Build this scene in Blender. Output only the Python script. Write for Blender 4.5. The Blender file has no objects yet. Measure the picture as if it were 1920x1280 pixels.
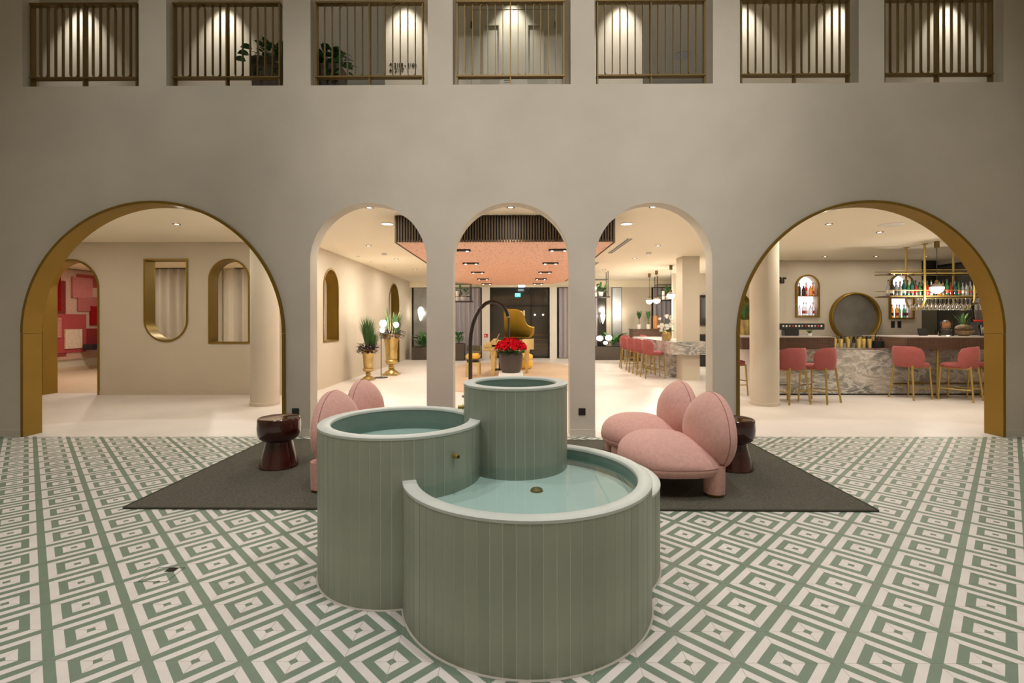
import bpy, bmesh, math, random
from mathutils import Vector, Matrix

R = math.radians
PI = math.pi
random.seed(11)
scene = bpy.context.scene
COL = scene.collection

# ------------------------------------------------------------------ camera
cam_data = bpy.data.cameras.new('camera')
cam = bpy.data.objects.new('camera', cam_data)
COL.objects.link(cam)
cam_data.sensor_width = 36.0
cam_data.lens = 921.02 / 1920 * 36.0
cam_data.shift_y = -0.0196
cam_data.clip_start = 0.05
cam_data.clip_end = 100
cam.matrix_world = (Matrix.Translation((0, 0, 1.3794)) @ Matrix.Rotation(0.00682, 4, 'Z')
                    @ Matrix.Rotation(R(90), 4, 'X') @ Matrix.Rotation(-0.00138, 4, 'Z'))
scene.camera = cam

# ------------------------------------------------------------------ world, exposure
world = bpy.data.worlds.new('world')
scene.world = world
world.use_nodes = True
world.node_tree.nodes['Background'].inputs[0].default_value = (0.10, 0.12, 0.18, 1)
world.node_tree.nodes['Background'].inputs[1].default_value = 0.05
scene.view_settings.view_transform = 'Standard'
scene.view_settings.look = 'None'
scene.view_settings.gamma = 1.0
scene.view_settings.use_curve_mapping = False
scene.view_settings.exposure = 0.85
scene.cycles.max_bounces = 7
scene.cycles.diffuse_bounces = 5
scene.cycles.glossy_bounces = 3
scene.cycles.transmission_bounces = 5
scene.cycles.transparent_max_bounces = 12
scene.cycles.caustics_reflective = False
scene.cycles.caustics_refractive = False
scene.cycles.sample_clamp_indirect = 4.0

WARM = (1.0, 0.92, 0.79)
SOFT = (1.0, 0.965, 0.93)


def light(name, kind, loc, power, col, parent=None, **kw):
    d = bpy.data.lights.new(name, kind)
    d.energy = power
    d.color = col
    for k, v in kw.items():
        setattr(d, k, v)
    o = bpy.data.objects.new(name, d)
    COL.objects.link(o)
    o.location = loc
    if parent:
        o.parent = parent
    return o


# ------------------------------------------------------------------ atrium lamps: six roof spotlights and one aimed at the arcade wall
ROOF = [(-3.6, 0.6), (0.0, -0.4), (3.6, 0.6), (-3.6, 3.6), (0.3, 2.2), (3.6, 3.6)]
for x_, y_ in ROOF:
    light('atrium_spot_light', 'SPOT', (x_, y_, 8.50), 250, SOFT, spot_size=R(88), spot_blend=0.8, shadow_soft_size=0.15)

WALLSPOT = (0.2, -2.2, 8.25)
ws_ = light('wall_spot_light', 'SPOT', WALLSPOT, 1000, (1.0, 0.93, 0.88), spot_size=R(46), spot_blend=1.0, shadow_soft_size=0.12)
ws_.rotation_euler = (Vector((0.4, 5.88, 3.7)) - Vector(WALLSPOT)).to_track_quat('-Z', 'Y').to_euler()


# ------------------------------------------------------------------ helpers: materials
MATS = {}


def mat(name, base, rough=0.5, metal=0.0, var=0.0, vscale=6.0, bump=0.0, bscale=60.0, emit=None, estr=0.0,
        sheen=0.0, coat=0.0, spec=0.5, alpha=1.0, trans=0.0, rnd=0.0, stretch=None):
    m = bpy.data.materials.new(name)
    m.use_nodes = True
    nt = m.node_tree
    b = nt.nodes['Principled BSDF']
    b.inputs['Base Color'].default_value = (*base, 1)
    b.inputs['Roughness'].default_value = rough
    b.inputs['Metallic'].default_value = metal
    b.inputs['Specular IOR Level'].default_value = spec
    if sheen:
        b.inputs['Sheen Weight'].default_value = sheen
        b.inputs['Sheen Roughness'].default_value = 0.4
        b.inputs['Sheen Tint'].default_value = (1.0, 0.85, 0.82, 1)
    if coat:
        b.inputs['Coat Weight'].default_value = coat
        b.inputs['Coat Roughness'].default_value = 0.06
    if trans:
        b.inputs['Transmission Weight'].default_value = trans
    if emit:
        b.inputs['Emission Color'].default_value = (*emit, 1)
        b.inputs['Emission Strength'].default_value = estr
    L = nt.links
    tc = None
    if var or bump:
        tc = nt.nodes.new('ShaderNodeTexCoord')
        vec = tc.outputs['Object']
        if stretch:
            mp = nt.nodes.new('ShaderNodeMapping')
            mp.inputs['Scale'].default_value = stretch
            L.new(vec, mp.inputs['Vector'])
            vec = mp.outputs['Vector']
    last = None
    if var:
        n = nt.nodes.new('ShaderNodeTexNoise')
        n.inputs['Scale'].default_value = vscale
        n.inputs['Detail'].default_value = 4
        L.new(vec, n.inputs['Vector'])
        cr = nt.nodes.new('ShaderNodeValToRGB')
        lo = [max(0, c * (1 - var)) for c in base]
        hi = [min(1, c * (1 + var)) for c in base]
        cr.color_ramp.elements[0].position = 0.3
        cr.color_ramp.elements[1].position = 0.7
        cr.color_ramp.elements[0].color = (*lo, 1)
        cr.color_ramp.elements[1].color = (*hi, 1)
        L.new(n.outputs['Fac'], cr.inputs['Fac'])
        last = cr.outputs['Color']
        L.new(last, b.inputs['Base Color'])
    if rnd:
        oi = nt.nodes.new('ShaderNodeObjectInfo')
        mr = nt.nodes.new('ShaderNodeMapRange')
        mr.inputs['To Min'].default_value = 1 - rnd
        mr.inputs['To Max'].default_value = 1 + rnd
        L.new(oi.outputs['Random'], mr.inputs['Value'])
        mx = nt.nodes.new('ShaderNodeMix')
        mx.data_type = 'RGBA'
        mx.blend_type = 'MULTIPLY'
        mx.inputs['Factor'].default_value = 1
        if last:
            L.new(last, mx.inputs[6])
        else:
            mx.inputs[6].default_value = (*base, 1)
        L.new(mr.outputs['Result'], mx.inputs[7])
        L.new(mx.outputs[2], b.inputs['Base Color'])
    if bump:
        n2 = nt.nodes.new('ShaderNodeTexNoise')
        n2.inputs['Scale'].default_value = bscale
        n2.inputs['Detail'].default_value = 3
        L.new(vec, n2.inputs['Vector'])
        bp = nt.nodes.new('ShaderNodeBump')
        bp.inputs['Strength'].default_value = bump
        bp.inputs['Distance'].default_value = 0.01
        L.new(n2.outputs['Fac'], bp.inputs['Height'])
        L.new(bp.outputs['Normal'], b.inputs['Normal'])
    MATS[name] = m
    return m


def clear_mat(name, tint, ior=1.33, rough=0.02, gloss=1.0):
    """thin clear surface: Fresnel mix of see-through and mirror"""
    m = bpy.data.materials.new(name)
    m.use_nodes = True
    nt = m.node_tree
    nt.nodes.remove(nt.nodes['Principled BSDF'])
    out = nt.nodes['Material Output']
    fr = nt.nodes.new('ShaderNodeFresnel')
    fr.inputs['IOR'].default_value = ior
    tr = nt.nodes.new('ShaderNodeBsdfTransparent')
    tr.inputs['Color'].default_value = (*tint, 1)
    gl = nt.nodes.new('ShaderNodeBsdfGlossy')
    gl.inputs['Color'].default_value = (gloss, gloss, gloss, 1)
    gl.inputs['Roughness'].default_value = rough
    mx = nt.nodes.new('ShaderNodeMixShader')
    nt.links.new(fr.outputs[0], mx.inputs[0])
    nt.links.new(tr.outputs[0], mx.inputs[1])
    nt.links.new(gl.outputs[0], mx.inputs[2])
    nt.links.new(mx.outputs[0], out.inputs['Surface'])
    MATS[name] = m
    return m


plaster = mat('plaster', (0.62, 0.575, 0.49), 0.85, var=0.05, vscale=1.6, bump=0.08, bscale=35, spec=0.2)
plaster_in = mat('cream_plaster', (0.64, 0.565, 0.455), 0.85, var=0.03, vscale=1.6, bump=0.06, bscale=35, spec=0.2)
ceil_m = mat('ceiling_paint', (0.92, 0.84, 0.67), 0.9, spec=0.1)
brass = mat('brass_paint', (0.27, 0.165, 0.020), 0.42, metal=0.55, var=0.06, vscale=3)
brass_d = mat('dark_brass', (0.185, 0.118, 0.030), 0.5, metal=0.4)
brass_s = mat('stool_brass', (0.47, 0.34, 0.105), 0.38, metal=0.6)
terrazzo = mat('poured_floor', (0.79, 0.735, 0.69), 0.38, var=0.05, vscale=1.3, spec=0.4)
grout = mat('floor_grout', (0.40, 0.36, 0.31), 0.9)
ft_tile = mat('fountain_tile', (0.335, 0.365, 0.290), 0.42, var=0.09, vscale=5, rnd=0.07, stretch=(1, 1, 0.6))
ft_grout = mat('fountain_grout', (0.74, 0.75, 0.64), 0.8)
ft_seal = mat('fountain_sealant', (0.56, 0.52, 0.45), 0.7)
ft_rim = mat('fountain_rim', (0.58, 0.61, 0.56), 0.5, var=0.05, vscale=7)
ft_in = mat('fountain_lining', (0.20, 0.275, 0.23), 0.4, var=0.07, vscale=6)
ft_floor = mat('basin_floor', (0.52, 0.62, 0.575), 0.5, var=0.05, vscale=4)
water_m = clear_mat('water', (0.88, 0.965, 0.95), 1.33, 0.01)
glass_m = clear_mat('clear_glass', (0.93, 0.95, 0.95), 1.5, 0.02)
window_m = mat('night_glass', (0.050, 0.046, 0.037), 0.10, spec=0.7)
pink = mat('pink_velvet', (0.71, 0.41, 0.36), 0.85, var=0.075, vscale=38, sheen=0.35, bump=0.12, bscale=160, spec=0.2)
seam_m = mat('seam', (0.36, 0.18, 0.155), 0.9)
rug_m = mat('rug_weave', (0.118, 0.110, 0.086), 0.95, var=0.30, vscale=130, bump=0.7, bscale=230, spec=0.1, stretch=(1, 0.35, 1))
rug_b = mat('rug_binding', (0.060, 0.055, 0.042), 0.95, spec=0.1)
brown = mat('brown_glaze', (0.055, 0.010, 0.006), 0.12, coat=0.6, var=0.3, vscale=3)
black = mat('black_metal', (0.018, 0.016, 0.014), 0.4)
blackp = mat('black_plastic', (0.02, 0.02, 0.02), 0.35)
white = mat('white_paint', (0.78, 0.75, 0.70), 0.5)
stool_m = mat('stool_fabric', (0.37, 0.104, 0.10), 0.8, sheen=0.2, var=0.06, vscale=12, spec=0.2)
wood_ct = mat('walnut', (0.115, 0.062, 0.038), 0.5, var=0.22, vscale=4, stretch=(1, 1, 12))
slat_m = mat('dark_slat', (0.070, 0.043, 0.020), 0.6, rnd=0.2)
core_m = mat('canopy_core', (0.020, 0.013, 0.008), 0.8)
oak = mat('oak_floor', (0.62, 0.46, 0.32), 0.45, var=0.13, vscale=5, stretch=(0.35, 8, 1))
gold = mat('gold_leaf', (0.60, 0.45, 0.185), 0.30, metal=0.9, var=0.18, vscale=9)
yellow = mat('piano_gold', (0.62, 0.42, 0.055), 0.32, metal=0.2, coat=0.2)
cream_p = mat('piano_cream', (0.68, 0.54, 0.24), 0.35, metal=0.1)
cushion = mat('yellow_cushion', (0.80, 0.50, 0.06), 0.7, sheen=0.2)
planter_m = mat('planter_brown', (0.085, 0.068, 0.050), 0.6)
pot_m = mat('dark_pot', (0.060, 0.040, 0.030), 0.55, var=0.1, vscale=8)
leaf_g = mat('leaf_green', (0.050, 0.17, 0.030), 0.45, rnd=0.35)
leaf_d = mat('leaf_dark', (0.040, 0.150, 0.036), 0.4, rnd=0.35)
leaf_p = mat('leaf_purple', (0.045, 0.022, 0.032), 0.6, rnd=0.3)
grass_m = mat('grass_blade', (0.075, 0.165, 0.045), 0.5, var=0.4, vscale=9)
pale_g = mat('pale_stem', (0.50, 0.46, 0.25), 0.6)
red_f = mat('red_petal', (0.48, 0.003, 0.010), 0.9, var=0.25, vscale=30, spec=0.05)
white_f = mat('white_petal', (0.85, 0.82, 0.78), 0.5)
pink_c = mat('canopy_pink', (0.72, 0.36, 0.26), 0.9, spec=0.1)
curtain_m = mat('curtain', (0.42, 0.36, 0.29), 0.9, spec=0.1)
curtain_g = mat('grey_curtain', (0.40, 0.375, 0.41), 0.9, spec=0.1)
door_m = mat('sage_door', (0.44, 0.43, 0.36), 0.5)
soil = mat('soil', (0.02, 0.014, 0.010), 0.95)
bulb = mat('lamp_glow', (1, 0.9, 0.75), 0.5, emit=(1.0, 0.85, 0.66), estr=5.0)
glow_soft = mat('lamp_glow_soft', (1, 0.93, 0.85), 0.5, emit=(1.0, 0.90, 0.76), estr=2.2)
flat_glow = mat('lamp_diffuser', (1, 0.95, 0.88), 0.5, emit=(1.0, 0.92, 0.80), estr=0.75)
niche_glow = mat('niche_back_light', (0.9, 0.85, 0.9), 0.6, emit=(1.0, 0.90, 0.98), estr=0.8)
exit_g = mat('exit_glow', (0.02, 0.3, 0.25), 0.5, emit=(0.10, 0.75, 0.65), estr=1.6)
blue_w = mat('emergency_glow', (0.8, 0.9, 1), 0.5, emit=(0.75, 0.90, 1.0), estr=4.0)
mirror_m = mat('antique_mirror', (0.35, 0.365, 0.37), 0.32, metal=0.9, var=0.2, vscale=2.2)
steel = mat('steel', (0.55, 0.54, 0.52), 0.25, metal=0.9)
red_lab = mat('red_plastic', (0.55, 0.02, 0.02), 0.4)


def mat_marble():
    m = mat('marble', (0.5, 0.48, 0.45), 0.25)
    nt = m.node_tree
    L = nt.links
    b = nt.nodes['Principled BSDF']
    tc = nt.nodes.new('ShaderNodeTexCoord')
    mp = nt.nodes.new('ShaderNodeMapping')
    mp.inputs['Rotation'].default_value = (0, R(38), 0)
    mp.inputs['Scale'].default_value = (1.0, 1.0, 2.2)
    L.new(tc.outputs['Object'], mp.inputs['Vector'])

    def noise(scale, detail, rough, dist):
        n = nt.nodes.new('ShaderNodeTexNoise')
        n.inputs['Scale'].default_value = scale
        n.inputs['Detail'].default_value = detail
        n.inputs['Roughness'].default_value = rough
        n.inputs['Distortion'].default_value = dist
        L.new(mp.outputs[0], n.inputs['Vector'])
        return n.outputs['Fac']

    def ramp(fac, stops):
        cr = nt.nodes.new('ShaderNodeValToRGB')
        e = cr.color_ramp.elements
        e[0].position, e[0].color = stops[0]
        e[1].position, e[1].color = stops[-1]
        for p, c in stops[1:-1]:
            k = e.new(p)
            k.color = c
        L.new(fac, cr.inputs['Fac'])
        return cr.outputs['Color']
    tone = ramp(noise(1.3, 9, 0.6, 0.7), [(0.34, (0.13, 0.14, 0.135, 1)), (0.45, (0.27, 0.265, 0.245, 1)), (0.55, (0.43, 0.395, 0.35, 1)), (0.70, (0.50, 0.455, 0.40, 1))])
    veins = ramp(noise(1.9, 8, 0.65, 1.6), [(0.44, (0, 0, 0, 1)), (0.485, (0.75, 0.75, 0.75, 1)), (0.50, (1, 1, 1, 1)), (0.515, (0.6, 0.6, 0.6, 1)), (0.56, (0, 0, 0, 1))])
    mx = nt.nodes.new('ShaderNodeMix')
    mx.data_type = 'RGBA'
    mx.inputs[7].default_value = (0.66, 0.625, 0.58, 1)
    L.new(veins, mx.inputs[0])
    L.new(tone, mx.inputs[6])
    L.new(mx.outputs[2], b.inputs['Base Color'])
    return m


def mat_tile():
    """printed cement tile: stripes by L1 distance from the two pattern corners of the tile (UV)"""
    m = mat('cement_tile', (0.6, 0.56, 0.5), 0.5)
    nt = m.node_tree
    L = nt.links
    b = nt.nodes['Principled BSDF']
    uv = nt.nodes.new('ShaderNodeUVMap')
    uv.uv_map = 'UVMap'
    sp = nt.nodes.new('ShaderNodeSeparateXYZ')
    L.new(uv.outputs[0], sp.inputs[0])

    def math_n(op, a, c, clampv=False):
        k = nt.nodes.new('ShaderNodeMath')
        k.operation = op
        for i, s in enumerate((a, c)):
            if isinstance(s, (int, float)):
                k.inputs[i].default_value = s
            else:
                L.new(s, k.inputs[i])
        return k.outputs[0]
    s = math_n('ADD', sp.outputs['X'], sp.outputs['Y'])
    t = math_n('SUBTRACT', 2.0, s)
    d = math_n('MINIMUM', s, t)
    cr = nt.nodes.new('ShaderNodeValToRGB')
    cr.color_ramp.interpolation = 'CONSTANT'
    G = (0.180, 0.242, 0.178, 1)
    Wt = (0.730, 0.680, 0.635, 1)
    e = cr.color_ramp.elements
    e[0].position, e[0].color = 0.0, G
    e[1].position, e[1].color = 0.105, Wt
    for p, c in ((0.36, G), (0.62, Wt), (0.865, G)):
        k = e.new(p)
        k.color = c
    L.new(d, cr.inputs['Fac'])
    tc = nt.nodes.new('ShaderNodeNewGeometry')
    n = nt.nodes.new('ShaderNodeTexNoise')
    n.inputs['Scale'].default_value = 9
    n.inputs['Detail'].default_value = 5
    L.new(tc.outputs['Position'], n.inputs['Vector'])
    mr = nt.nodes.new('ShaderNodeMapRange')
    mr.inputs['To Min'].default_value = 0.88
    mr.inputs['To Max'].default_value = 1.10
    L.new(n.outputs['Fac'], mr.inputs['Value'])
    mx = nt.nodes.new('ShaderNodeMix')
    mx.data_type = 'RGBA'
    mx.blend_type = 'MULTIPLY'
    mx.inputs['Factor'].default_value = 1
    L.new(cr.outputs['Color'], mx.inputs[6])
    L.new(mr.outputs['Result'], mx.inputs[7])
    L.new(mx.outputs[2], b.inputs['Base Color'])
    return m


def dots_mat():
    """pink acoustic panel with rows of small dark perforations"""
    m = pink_c
    nt = m.node_tree
    L = nt.links
    b = nt.nodes['Principled BSDF']
    tc = nt.nodes.new('ShaderNodeTexCoord')
    v = nt.nodes.new('ShaderNodeTexVoronoi')
    v.inputs['Scale'].default_value = 16
    L.new(tc.outputs['Object'], v.inputs['Vector'])
    lt = nt.nodes.new('ShaderNodeMath')
    lt.operation = 'LESS_THAN'
    lt.inputs[1].default_value = 0.22
    L.new(v.outputs['Distance'], lt.inputs[0])
    mx = nt.nodes.new('ShaderNodeMix')
    mx.data_type = 'RGBA'
    mx.inputs[6].default_value = (0.88, 0.56, 0.43, 1)
    mx.inputs[7].default_value = (0.36, 0.17, 0.12, 1)
    L.new(lt.outputs[0], mx.inputs[0])
    L.new(mx.outputs[2], b.inputs['Base Color'])


marble = mat_marble()
tile_m = mat_tile()
dots_mat()


def colour_glass(name, c):
    return mat(name, c, 0.08, trans=0.7, spec=0.6)


BOT = [colour_glass('bottle_green', (0.06, 0.30, 0.09)), colour_glass('bottle_dark', (0.03, 0.02, 0.015)),
       colour_glass('bottle_clear', (0.80, 0.82, 0.82)), colour_glass('bottle_amber', (0.75, 0.30, 0.05)),
       colour_glass('bottle_red', (0.60, 0.04, 0.03)), colour_glass('bottle_teal', (0.03, 0.20, 0.17))]
BOTN = ['green', 'dark', 'clear', 'amber', 'red', 'teal']


# ------------------------------------------------------------------ helpers: geometry
class MB:
    def __init__(self):
        self.v, self.f = [], []

    def add(self, vs, fs):
        o = len(self.v)
        self.v += [tuple(p) for p in vs]
        self.f += [tuple(i + o for i in q) for q in fs]
        return self

    def box(self, x0, x1, y0, y1, z0, z1):
        return self.add([(x0, y0, z0), (x1, y0, z0), (x1, y1, z0), (x0, y1, z0), (x0, y0, z1), (x1, y0, z1), (x1, y1, z1), (x0, y1, z1)],
                        [(0, 3, 2, 1), (4, 5, 6, 7), (0, 1, 5, 4), (1, 2, 6, 5), (2, 3, 7, 6), (3, 0, 4, 7)])

    def loft(self, rings, cap0=True, cap1=True, closed=True):
        n = len(rings[0])
        vs = [p for r in rings for p in r]
        fs = []
        m = n if closed else n - 1
        for i in range(len(rings) - 1):
            for j in range(m):
                k = (j + 1) % n
                fs.append((i * n + j, i * n + k, (i + 1) * n + k, (i + 1) * n + j))
        if cap0:
            fs.append(tuple(reversed(range(n))))
        if cap1:
            fs.append(tuple((len(rings) - 1) * n + j for j in range(n)))
        return self.add(vs, fs)

    def lathe(self, prof, n=24, c=(0, 0, 0), cap0=True, cap1=True):
        rings = [[(c[0] + r * math.cos(2 * PI * j / n), c[1] + r * math.sin(2 * PI * j / n), c[2] + z) for j in range(n)] for r, z in prof]
        return self.loft(rings, cap0, cap1)

    def tube(self, pts, r, n=8, closed=False, r1=None):
        pts = [Vector(p) for p in pts]
        rings = []
        up = None
        N = len(pts)
        for i, p in enumerate(pts):
            if closed:
                t = pts[(i + 1) % N] - pts[i - 1]
            else:
                t = pts[min(i + 1, N - 1)] - pts[max(i - 1, 0)]
            t.normalize()
            if up is None:
                up = Vector((0, 0, 1)) if abs(t.z) < 0.9 else Vector((1, 0, 0))
            a = t.cross(up).normalized()
            b = a.cross(t).normalized()
            up = b
            rr = r if r1 is None else r + (r1 - r) * i / max(1, N - 1)
            rings.append([p + a * rr * math.cos(2 * PI * j / n) + b * rr * math.sin(2 * PI * j / n) for j in range(n)])
        if closed:
            rings.append(rings[0])
        return self.loft(rings, not closed, not closed)

    def ellip(self, c, rad, n=16, m=10):
        rings = []
        for i in range(1, m):
            a = PI * i / m
            rings.append([(c[0] + rad[0] * math.sin(a) * math.cos(2 * PI * j / n), c[1] + rad[1] * math.sin(a) * math.sin(2 * PI * j / n),
                           c[2] - rad[2] * math.cos(a)) for j in range(n)])
        return self.loft(rings)

    def xf(self, M):
        self.v = [tuple(M @ Vector(p)) for p in self.v]
        return self

    def mesh(self, name, m, smooth=None, bevel=0.0, seg=2):
        me = bpy.data.meshes.new(name)
        me.from_pydata(self.v, [], self.f)
        if bevel:
            bm = bmesh.new()
            bm.from_mesh(me)
            bmesh.ops.remove_doubles(bm, verts=bm.verts, dist=1e-6)
            es = [e for e in bm.edges if len(e.link_faces) == 2 and e.calc_face_angle(0) > R(40)]
            bmesh.ops.bevel(bm, geom=es, offset=bevel, segments=seg, affect='EDGES', clamp_overlap=True)
            bm.to_mesh(me)
            bm.free()
        if smooth:
            me.polygons.foreach_set('use_smooth', [True] * len(me.polygons))
            me.set_sharp_from_angle(angle=R(smooth))
        if m is not None:
            me.materials.append(m)
        me.update()
        return me

    def build(self, name, m, parent=None, smooth=None, bevel=0.0, seg=2, loc=None, label=None):
        o = bpy.data.objects.new(name, self.mesh(name, m, smooth, bevel, seg))
        COL.objects.link(o)
        if parent is not None:
            o.parent = parent
        if loc:
            o.location = loc
        if label:
            o['label'] = label
        return o


def inst(name, me, parent=None, loc=(0, 0, 0), rot=(0, 0, 0), sc=(1, 1, 1)):
    o = bpy.data.objects.new(name, me)
    COL.objects.link(o)
    o.location = loc
    o.rotation_euler = rot
    o.scale = sc
    if parent is not None:
        o.parent = parent
    return o


def tag(o, label, cat, group=None, kind=None):
    o['label'] = label
    o['category'] = cat
    if group:
        o['group'] = group
    if kind:
        o['kind'] = kind
    return o


def struct(o, label=None, cat=None):
    o['kind'] = 'structure'
    if label:
        o['label'] = label
    if cat:
        o['category'] = cat
    return o


def thing(name, label, cat, loc=(0, 0, 0), rz=0.0, group=None):
    o = bpy.data.objects.new(name, None)
    COL.objects.link(o)
    o.location = loc
    o.rotation_euler = (0, 0, rz)
    o.empty_display_size = 0.1
    return tag(o, label, cat, group)


def copy_tree(root, loc, rz, label, parent=None):
    r = root.copy()
    COL.objects.link(r)
    r.location = loc
    r.rotation_euler = (0, 0, rz)
    r['label'] = label
    for ch in list(root.children):
        c = ch.copy()
        COL.objects.link(c)
        c.parent = r
        for g in list(ch.children):
            d = g.copy()
            COL.objects.link(d)
            d.parent = c
    return r


def arch_pts(x0, x1, zb, zt, n=28, close_bottom=True):
    """outline of a round-topped opening, counter-clockwise from bottom left"""
    c, r = (x0 + x1) / 2, (x1 - x0) / 2
    zs = zt - r
    pts = [(x0, zb), (x1, zb)]
    pts += [(c + r * math.cos(PI * i / n), zs + r * math.sin(PI * i / n)) for i in range(n + 1)]
    return pts


def plate(name, outlines, depth, m, M, smooth=None, parent=None):
    """flat plate with holes (2D outlines, first is the outer one), thickness along local z, placed by matrix M"""
    cu = bpy.data.curves.new(name, 'CURVE')
    cu.dimensions = '2D'
    cu.fill_mode = 'BOTH'
    cu.extrude = depth / 2
    for ol in outlines:
        s = cu.splines.new('POLY')
        s.points.add(len(ol) - 1)
        for p, q in zip(s.points, ol):
            p.co = (q[0], q[1], 0, 1)
        s.use_cyclic_u = True
    tmp = bpy.data.objects.new(name, cu)
    COL.objects.link(tmp)
    dg = bpy.context.evaluated_depsgraph_get()
    me = bpy.data.meshes.new_from_object(tmp.evaluated_get(dg))
    bpy.data.objects.remove(tmp)
    bpy.data.curves.remove(cu)
    me.transform(M)
    me.materials.clear()
    me.materials.append(m)
    if smooth:
        me.polygons.foreach_set('use_smooth', [True] * len(me.polygons))
        me.set_sharp_from_angle(angle=R(smooth))
    me.name = name
    o = bpy.data.objects.new(name, me)
    COL.objects.link(o)
    if parent is not None:
        o.parent = parent
    return o


def MY(yc):      # plate in the X-Z plane centred on Y = yc
    return Matrix.Translation((0, yc, 0)) @ Matrix.Rotation(R(90), 4, 'X')


def MX(xc):      # plate in the Y-Z plane centred on X = xc
    return Matrix.Translation((xc, 0, 0)) @ Matrix.Rotation(R(90), 4, 'Z') @ Matrix.Rotation(R(90), 4, 'X')


def MZ(zc):
    return Matrix.Translation((0, 0, zc))


ORD = ['first', 'second', 'third', 'fourth', 'fifth', 'sixth', 'seventh', 'eighth', 'ninth', 'tenth', 'eleventh', 'twelfth',
       'thirteenth', 'fourteenth', 'fifteenth', 'sixteenth', 'seventeenth', 'eighteenth', 'nineteenth', 'twentieth',
       'twenty-first', 'twenty-second', 'twenty-third', 'twenty-fourth', 'twenty-fifth', 'twenty-sixth', 'twenty-seventh',
       'twenty-eighth', 'twenty-ninth', 'thirtieth']

WY = 5.88            # front face of the arcade wall
WT = 0.21            # its thickness
CZ = 2.89            # ceiling height behind the arcade
TS = 0.2             # floor tile
TX0, TY0 = -0.1037, 1.9897

# ================================================================== THE SETTING
# ---- tiled floor of the atrium
floor = struct(MB().box(-6.6, 6.1, -3.2, WY, -0.12, -0.0012).build('floor', grout), 'atrium floor of green and cream diamond-patterned tiles', 'floor')


def tile_geo(u0, u1, v0, v1, flip):
    """one tile covering the given fraction of its cell: verts about the cell corner, faces, uv of the top"""
    g = 0.0009
    b = 0.0008
    x0, x1, y0, y1 = u0 * TS + g, u1 * TS - g, v0 * TS + g, v1 * TS - g
    vs = [(x0, y0, -0.008), (x1, y0, -0.008), (x1, y1, -0.008), (x0, y1, -0.008),
          (x0, y0, -b), (x1, y0, -b), (x1, y1, -b), (x0, y1, -b),
          (x0 + b, y0 + b, 0), (x1 - b, y0 + b, 0), (x1 - b, y1 - b, 0), (x0 + b, y1 - b, 0)]
    fs = [(0, 1, 5, 4), (1, 2, 6, 5), (2, 3, 7, 6), (3, 0, 4, 7), (4, 5, 9, 8), (5, 6, 10, 9), (6, 7, 11, 10), (7, 4, 8, 11), (8, 9, 10, 11)]
    uv = [((1 - p[0] / TS) if flip else p[0] / TS, p[1] / TS) for p in vs]
    return vs, fs, uv


def tile_mesh(name, tiles):
    V, F, U = [], [], []
    for ox, oy, geo in tiles:
        o = len(V)
        vs, fs, uv = geo
        V += [(p[0] + ox, p[1] + oy, p[2]) for p in vs]
        F += [tuple(i + o for i in q) for q in fs]
        U += uv
    me = bpy.data.meshes.new(name)
    me.from_pydata(V, [], F)
    l = me.uv_layers.new(name='UVMap')
    idx = [0] * len(me.loops)
    me.loops.foreach_get('vertex_index', idx)
    flat = []
    for i in idx:
        flat += U[i]
    l.data.foreach_set('uv', flat)
    me.materials.append(tile_m)
    me.update()
    return me


FOUNT = [(-0.645, 2.785, 0.447), (0.0, 2.995, 0.313), (0.055, 2.50, 0.615), (0.28, 2.87, 0.54)]
cells = []
for i in range(-33, 31):
    for j in range(-26, 20):
        x, y = TX0 + TS * i, TY0 + TS * j
        u0, u1, v0, v1 = max(0, (-6.6 - x) / TS), min(1, (6.1 - x) / TS), max(0, (-3.2 - y) / TS), min(1, (WY - y) / TS)
        if u1 - u0 < 0.03 or v1 - v0 < 0.03:
            continue
        cells.append((i, j, x, y, u0, u1, v0, v1))


def tile_seen(c):
    x, y = c[2] + TS / 2, c[3] + TS / 2
    if y < 1.78 or abs(x) > 1.06 * y + 0.1:
        return False
    if -2.75 < x < 2.45 and 3.75 < y < 5.6:
        return False
    if any(math.hypot(x - a, y - b) < r - 0.12 for a, b, r in FOUNT):
        return False
    if abs(x) < 1.0 and y > 2.9:
        return False
    return True


whole = [c for c in cells if c[5] - c[4] > 0.999 and c[7] - c[6] > 0.999 and tile_seen(c)]
whole.sort(key=lambda c: c[3] + 0.05 * abs(c[2]))
single = set((c[0], c[1]) for c in whole[:300])
tm = [tile_mesh('tile', [(0, 0, tile_geo(0, 1, 0, 1, fl))]) for fl in (False, True)]
rest = []
for c in cells:
    fl = (c[0] + c[1]) % 2 != 0
    if (c[0], c[1]) in single:
        inst('tile', tm[1 if fl else 0], floor, (c[2], c[3], 0))
    else:
        rest.append((c[2], c[3], tile_geo(c[4], c[5], c[6], c[7], fl)))
tf = inst('tile_field', tile_mesh('tile_field', rest), floor)
tf['kind'] = 'stuff'

# ---- poured floor behind the arcade, wood inlay under the canopy
struct(MB().box(-9.6, 10.6, WY, 19.0, -0.12, 0.0).build('floor_hall', terrazzo), 'pale poured floor running on behind the arches', 'floor')


def rounded(x0, x1, y0, y1, r, n=10):
    pts = []
    for cx, cy, a0 in ((x1 - r, y0 + r, -90), (x1 - r, y1 - r, 0), (x0 + r, y1 - r, 90), (x0 + r, y0 + r, 180)):
        for k in range(n + 1):
            a = R(a0 + 90 * k / n)
            pts.append((cx + r * math.cos(a), cy + r * math.sin(a)))
    return pts


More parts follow.
